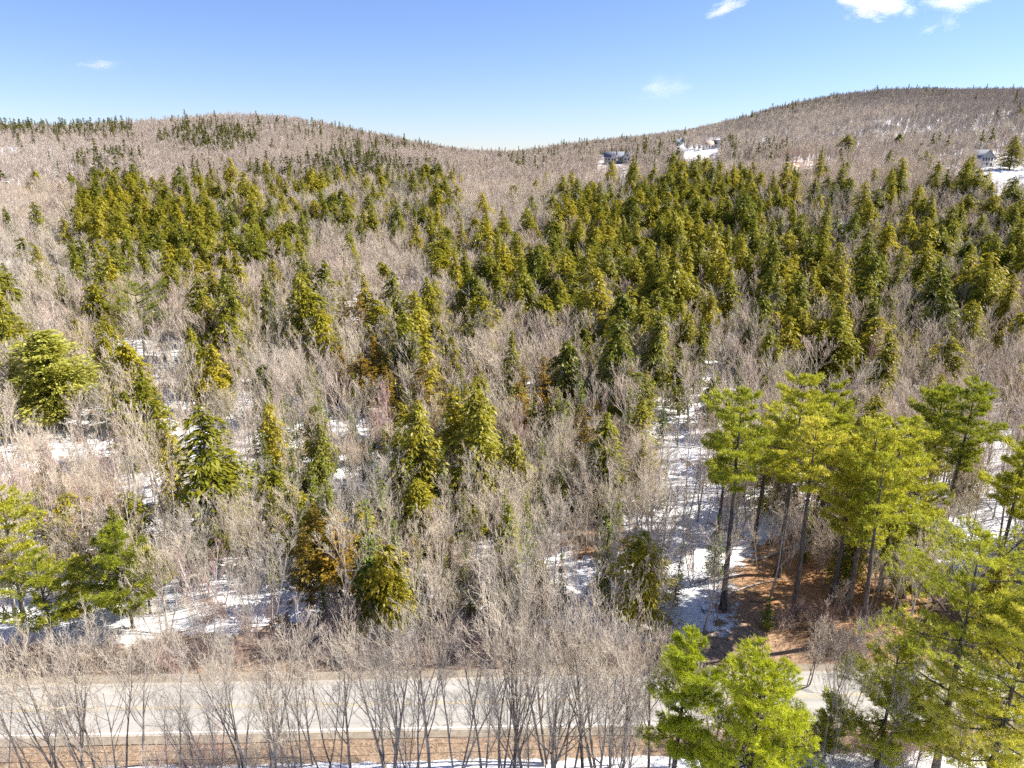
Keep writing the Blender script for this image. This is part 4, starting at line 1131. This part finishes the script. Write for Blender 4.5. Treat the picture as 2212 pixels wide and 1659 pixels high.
def join_meshes(name, meshes):
    parts = []
    for me in meshes:
        nv, nl, nf = len(me.vertices), len(me.loops), len(me.polygons)
        co = np.zeros(nv * 3, np.float32); me.vertices.foreach_get("co", co)
        li = np.zeros(nl, np.int32); me.loops.foreach_get("vertex_index", li)
        mi = np.zeros(nf, np.int32); me.polygons.foreach_get("material_index", mi)
        lt = np.zeros(nf, np.int32); me.polygons.foreach_get("loop_total", lt)
        ti = np.zeros(nf, np.float32); me.attributes["tint"].data.foreach_get("value", ti)
        F = li.reshape(nf, int(lt[0]))
        for m in range(len(me.materials)):
            parts.append((co.reshape(-1, 3), F[mi == m], me.materials[m], ti[mi == m]))
    return build_mesh(name, parts)

MELT = np.zeros((560, 300))
for tx, ty in [(e[3], e[4]) for e in PLACED] + [(a, b) for a, b, c in AVOID]:
    i, j = int((tx + 140) / .5), int((ty - 60) / .5)
    if 3 < i < 556 and 3 < j < 296: MELT[i - 1:i + 2, j - 1:j + 2] += 0.13; MELT[i, j] += 0.15; MELT[i - 2:i + 3, j - 2:j + 3] += 0.02
make_ground()
REST = split_individuals()
EV = [e for e in REST if e[0] in ('hemlock', 'spruce', 'cedar', 'pine')]
BA = [e for e in REST if e[0] in ('bare', 'birch')]
stuff_woods("distant_evergreen_woods", ['hemlock', 'spruce', 'cedar', 'pine', 'far_conifer'], EV, "evergreen woods scattered over the slopes and hills")
stuff_woods("distant_bare_woods", ['bare', 'near_bare', 'birch', 'far_bare'], BA, "grey and tan leafless woods covering the slopes and hills")
print("PLACED", len(PLACED), "evergreen stuff", len(EV), "bare stuff", len(BA))

# ------------------------------------------------------------------ houses on the eastern slope
def plain(name, c, var=0.12, scale=1.5, rough=0.8):
    m, nt, out = new_mat(name)
    tc = nt.nodes.new("ShaderNodeTexCoord").outputs['Object']
    n1 = noise(nt, tc, scale, 5, 0.65)
    col = ramp(nt, n1, [(0.3, tuple(v * (1 - var) for v in c)), (0.7, tuple(min(1, v * (1 + var)) for v in c))])
    principled(nt, out, col, rough, 0.25)
    return m
WALLS = {'cream': plain("cream_clapboard", (0.62, 0.57, 0.50)), 'grey': plain("grey_clapboard", (0.42, 0.42, 0.43)), 'tan': plain("tan_clapboard", (0.48, 0.38, 0.28))}
ROOFS = {'slate': plain("slate_shingles", (0.17, 0.18, 0.21), .2, 3), 'tan': plain("tan_shingles", (0.42, 0.32, 0.23), .2, 3), 'dark': plain("dark_shingles", (0.07, 0.07, 0.085), .2, 3), 'blue': plain("blue_metal_sheet", (0.24, 0.31, 0.42), .1, 2, .5)}
GLASS = plain("window_glass", (0.03, 0.035, 0.045), .3, 1, .15); BRICK = plain("chimney_brick", (0.32, 0.20, 0.15), .3, 6); TRIM = plain("white_trim", (0.75, 0.74, 0.72), .05)

def box_vf(x0, x1, y0, y1, z0, z1):
    V = np.array([[x, y, z] for z in (z0, z1) for y in (y0, y1) for x in (x0, x1)], float)
    F = np.array([[0, 2, 3, 1], [4, 5, 7, 6], [0, 1, 5, 4], [2, 6, 7, 3], [0, 4, 6, 2], [1, 3, 7, 5]])
    return V, F

def gable_block(root, x0, x1, y0, y1, h, rise, along_x, wall, roof, over=0.45):
    V, F = box_vf(x0, x1, y0, y1, -1.5, h)
    parts = [(V, F[[0, 2, 3, 4, 5]], wall, None)]
    if along_x:
        ym = (y0 + y1) / 2
        G = np.array([[x0, y0, h], [x0, y1, h], [x0, ym, h + rise], [x1, y0, h], [x1, y1, h], [x1, ym, h + rise]], float)
        k = rise / (ym - y0); z_ = h - over * k
        a, b = x0 - over, x1 + over
        R = [[(a, y0 - over, z_), (b, y0 - over, z_), (b, ym, h + rise), (a, ym, h + rise)], [(a, y1 + over, z_), (a, ym, h + rise), (b, ym, h + rise), (b, y1 + over, z_)]]
    else:
        xm = (x0 + x1) / 2
        G = np.array([[x0, y0, h], [x1, y0, h], [xm, y0, h + rise], [x0, y1, h], [x1, y1, h], [xm, y1, h + rise]], float)
        k = rise / (xm - x0); z_ = h - over * k
        a, b = y0 - over, y1 + over
        R = [[(x0 - over, a, z_), (xm, a, h + rise), (xm, b, h + rise), (x0 - over, b, z_)], [(x1 + over, a, z_), (x1 + over, b, z_), (xm, b, h + rise), (xm, a, h + rise)]]
    parts.append((G, np.array([[0, 1, 2], [3, 4, 5]]), wall, None))
    link("wall", build_mesh("wall", parts), root)
    RV, RF = [], []
    for q in R:
        q = np.array(q, float) + [0, 0, 0.06]; b0 = len(RV) * 8
        RV.append(np.vstack([q, q + [0, 0, 0.18]]))
        RF.append(np.array([[3, 2, 1, 0], [4, 5, 6, 7], [0, 1, 5, 4], [1, 2, 6, 5], [2, 3, 7, 6], [3, 0, 4, 7]]) + b0)
    return link("roof", build_mesh("roof", [(np.concatenate(RV), np.concatenate(RF), roof, None)]), root)

def window(root, x, y, z, w, h, face='y'):
    V, F = box_vf(-w / 2 - .1, w / 2 + .1, -.06, .02, -h / 2 - .1, h / 2 + .1)
    fr = link("window", build_mesh("window", [(V, F, TRIM, None)]), root)
    V, F = box_vf(-w / 2, w / 2, -.09, -.063, -h / 2, h / 2)
    link("pane", build_mesh("pane", [(V, F, GLASS, None)]), fr)
    fr.location = (x, y, z)
    if face == 'x': fr.rotation_euler = (0, 0, math.pi / 2)

def chimney(roof, x, y, z0, z1, w=.9):
    V, F = box_vf(x - w / 2, x + w / 2, y - w / 2, y + w / 2, z0, z1)
    link("chimney", build_mesh("chimney", [(V, F, BRICK, None)]), roof)

def house(px, py, rz, label):
    x, y, z = from_base(px, py)
    return tag(empty("house", (x, y, z), rz), label, "house")
h = house(1330, 353, RD(-14), "large cream house with grey roofs half hidden by the pale poplars")
rf = gable_block(h, -11, 7, 0, 9, 5.6, 4.6, True, WALLS['cream'], ROOFS['slate'])
chimney(rf, 0.5, 2.0, 8.0, 12.2, 1.1)
gable_block(h, -4.5, 1.5, -5, -0.02, 4.9, 4.0, False, WALLS['cream'], ROOFS['slate'])
gable_block(h, 7.05, 14.5, -4, 8, 5.6, 5.0, False, WALLS['cream'], ROOFS['slate'])
for wx in (-9, -6.5, 4.2): window(h, wx, 0, 3.6, 1.1, 1.5)
for wx in (-2.6, -.4): window(h, wx, -5, 3.2, 1.1, 1.5)
for wx in (9.2, 12.2): window(h, wx, -4, 3.5, 1.2, 1.6)
window(h, 10.75, -4, 7.0, 1.1, 1.3)
h = house(1536, 322, RD(8), "small house with a sunlit tan roof and a dark roofed wing beside snow")
rf = gable_block(h, -7, 3, 0, 7, 4.6, 3.4, True, WALLS['cream'], ROOFS['tan'])
chimney(rf, -5.5, 3.5, 7.0, 9.4, .8)
gable_block(h, 3.5, 13, 2, 8, 5.4, 3.6, True, WALLS['grey'], ROOFS['dark'])
for wx in (-5, -2.2, 1.0): window(h, wx, 0, 2.6, 1.0, 1.4)
for wx in (6, 10): window(h, wx, 2, 3.0, 1.0, 1.4)
h = house(1467, 313, RD(5), "low building with a blue-grey roof in the trees west of the tan-roofed house")
gable_block(h, -6, 6, 0, 7, 3.2, 2.4, True, WALLS['grey'], ROOFS['blue'])
for wx in (-3.5, 0, 3.5): window(h, wx, 0, 1.9, 1.0, 1.2)
h = house(2130, 362, RD(12), "grey gabled house with a row of windows on the easternmost snowy clearing")
rf = gable_block(h, -5.5, 5.5, 0, 13, 4.8, 4.6, False, WALLS['grey'], ROOFS['slate'])
for wx in (-2.8, -.9, 1.0, 2.9): window(h, wx, 0, 4.2, 1.1, 1.7)
for wx in (-3, 0, 3): window(h, wx, 0, 1.6, 1.1, 1.5)

# ------------------------------------------------------------------ utility cables along the near verge
def plane_pt(px, py, z):
    d = ray(px, py); t = (z - CAM_H) / d[2]
    return np.array([d[0] * t, d[1] * t, z])
wire = plain("black_cable_sheath", (0.02, 0.02, 0.022), .1, 2, .5)
for i, (l, r, z, rad, lab) in enumerate([(1649, 1612, 6.4, .016, "lowest and thickest black utility cable along the near verge"), (1630, 1592, 7.0, .009, "middle black utility cable along the near verge"), (1616, 1578, 7.5, .008, "upper thin black utility cable along the near verge")]):
    a, b = plane_pt(150, l, z), plane_pt(1500, r, z)
    d = b - a
    pts = [a + d * t + np.array([0, 0, 1.0 * ((t - 0.4) ** 2)]) for t in np.linspace(-2.2, 3.2, 50)]
    S = [[*pts[k], *pts[k + 1], rad, rad] for k in range(len(pts) - 1)]
    v, f = tubes(S, 6)
    tag(link("utility_cable", build_mesh("utility_cable", [(v, f, wire, None)], True)), lab, "cable", "utility cables along the near verge")

# ------------------------------------------------------------------ dead grass on the verges
def grass(n, v0, v1, name, label, cols, hh):
    rng = np.random.default_rng(77 + n)
    m, nt, out = new_mat(name + "_straw")
    c = ramp(nt, attr(nt, "tint"), [(0.0, cols[0]), (0.5, cols[1]), (1.0, cols[2])])
    principled(nt, out, c, .9, .1)
    x = rng.uniform(-62, 66, n); v = rng.uniform(v0, v1, n); clump = np.sin(x * 1.7 + v * 2) * np.sin(x * .6 - v) ; keep = rng.random(n) < .45 + .5 * clump
    x, v = x[keep], v[keep]; y = 60.4 + .025 * x + v; z = terrain(x, y)
    p = np.column_stack([x, y, z - .03]); k = len(p)
    a = np.column_stack([rng.normal(0, .5, k), rng.normal(0, .5, k), rng.uniform(.4, 1, k)]) * (hh * rng.uniform(.5, 1.2, k))[:, None]
    w = norm(np.column_stack([rng.normal(0, 1, k), rng.normal(0, 1, k), np.zeros(k)])) * .022
    V, F = blades(p, a, w)
    tag(link(name, build_mesh(name, [(V, F, m, rng.random(k))])), label, kind='stuff')
STRAW = [(.26, .18, .11), (.46, .35, .22), (.62, .52, .36)]
grass(26000, -7.6, -4.5, "dead_grass", "flattened straw-coloured dead grass on the near verge", STRAW, .38)
grass(18001, 4.8, 10.5, "dead_grass", "brown dead grass and weeds in the far ditch", STRAW, .5)

def sticks(n, seed):
    rng = np.random.default_rng(seed)
    a = np.radians(rng.uniform(-44, 44, n)); r = 66 + 110 * rng.random(n) ** 1.3
    x, y = r * np.sin(a), r * np.cos(a); k = road_v(x, y) > 6
    x, y = x[k], y[k]; n = len(x); t = rng.random(n) * 6.283; L = rng.uniform(.3, 1.3, n) * np.where(rng.random(n) < .06, 3.0, 1.0)
    x1, y1 = x + np.cos(t) * L, y + np.sin(t) * L
    S = np.column_stack([x, y, terrain(x, y) + .03, x1, y1, terrain(x1, y1) + rng.uniform(.03, .35, n), rng.uniform(.015, .04, n) * np.where(L > 1.4, 2, 1), np.full(n, .008)])
    v, f = tubes(S, 3)
    tag(link("fallen_branch_litter", build_mesh("fallen_branch_litter", [(v, f, M['dark_bark'], None)])), "fallen sticks and broken branches littering the snowy forest floor", kind='stuff')
sticks(9000, 31)

# ------------------------------------------------------------------ small clouds
def cloud_mat(name, dens, rough, seed):
    m, nt, out = new_mat(name)
    tc = nt.nodes.new("ShaderNodeTexCoord").outputs['Object']
    ln = nt.nodes.new("ShaderNodeVectorMath"); ln.operation = 'LENGTH'; nt.links.new(tc, ln.inputs[0])
    off = nt.nodes.new("ShaderNodeVectorMath"); off.operation = 'ADD'; off.inputs[1].default_value = (seed, seed * .7, 0); nt.links.new(tc, off.inputs[0])
    n1 = noise(nt, off.outputs[0], 1.7, 5, 0.6)
    f = mth(nt, 'ADD', mth(nt, 'MULTIPLY', mth(nt, 'SUBTRACT', 0.72, ln.outputs['Value']), 1.0), mth(nt, 'MULTIPLY', mth(nt, 'SUBTRACT', n1, 0.5), rough))
    d = mth(nt, 'MULTIPLY', mth(nt, 'MULTIPLY', f, 1.0, clamp=True), dens)
    v = nt.nodes.new("ShaderNodeVolumePrincipled"); v.inputs['Color'].default_value = (0.99, 0.99, 1, 1); v.inputs['Anisotropy'].default_value = 0.3
    nt.links.new(d, v.inputs['Density']); nt.links.new(v.outputs[0], out.inputs['Volume'])
    return m
import bmesh
CLOUDS = [(1893, 8, 62, 27, 0, .060, 2.2, "largest puffy white cloud at the top edge above the eastern hill"), (1566, 16, 42, 15, -18, .022, 2.6, "slanting white wisp of cloud at the top of the sky"),
          (2062, 4, 52, 17, 0, .018, 2.6, "thin spread-out cloud at the top edge in the eastern corner"), (1966, 24, 18, 13, 20, .018, 2.4, "ragged scrap of cloud just beside the largest cloud"),
          (2054, 46, 17, 17, 30, .010, 2.8, "faint scrap of cloud below the thin corner cloud"), (2006, 63, 16, 9, -20, .014, 2.6, "tiny scrap of cloud lowest beneath the largest cloud"),
          (1428, 192, 62, 26, -8, .0045, 3.0, "hazy streak of cloud low over the eastern slope"), (222, 141, 40, 10, 0, .014, 2.8, "small flat cloud alone over the western hill")]
for i, (px, py, rx, ry, ang, dens, rough, lab) in enumerate(CLOUDS):
    d = ray(px, py); D = 3600.0; k = D / FPX
    p = d / np.linalg.norm(d) * D
    bm = bmesh.new(); bmesh.ops.create_icosphere(bm, subdivisions=3, radius=1.0)
    me = bpy.data.meshes.new("cloud"); bm.to_mesh(me); bm.free()
    me.materials.append(cloud_mat("cloud_vapour", dens * 1.0, rough, i * 3.7 + 1))
    o = link("cloud", me); o.location = (p[0], p[1], p[2] + CAM_H); o.scale = (rx * k * 1.15, rx * k * .8, ry * k * 1.15)
    o.rotation_euler = (0, RD(ang), -math.atan2(d[0], d[1]))
    tag(o, lab, "cloud")
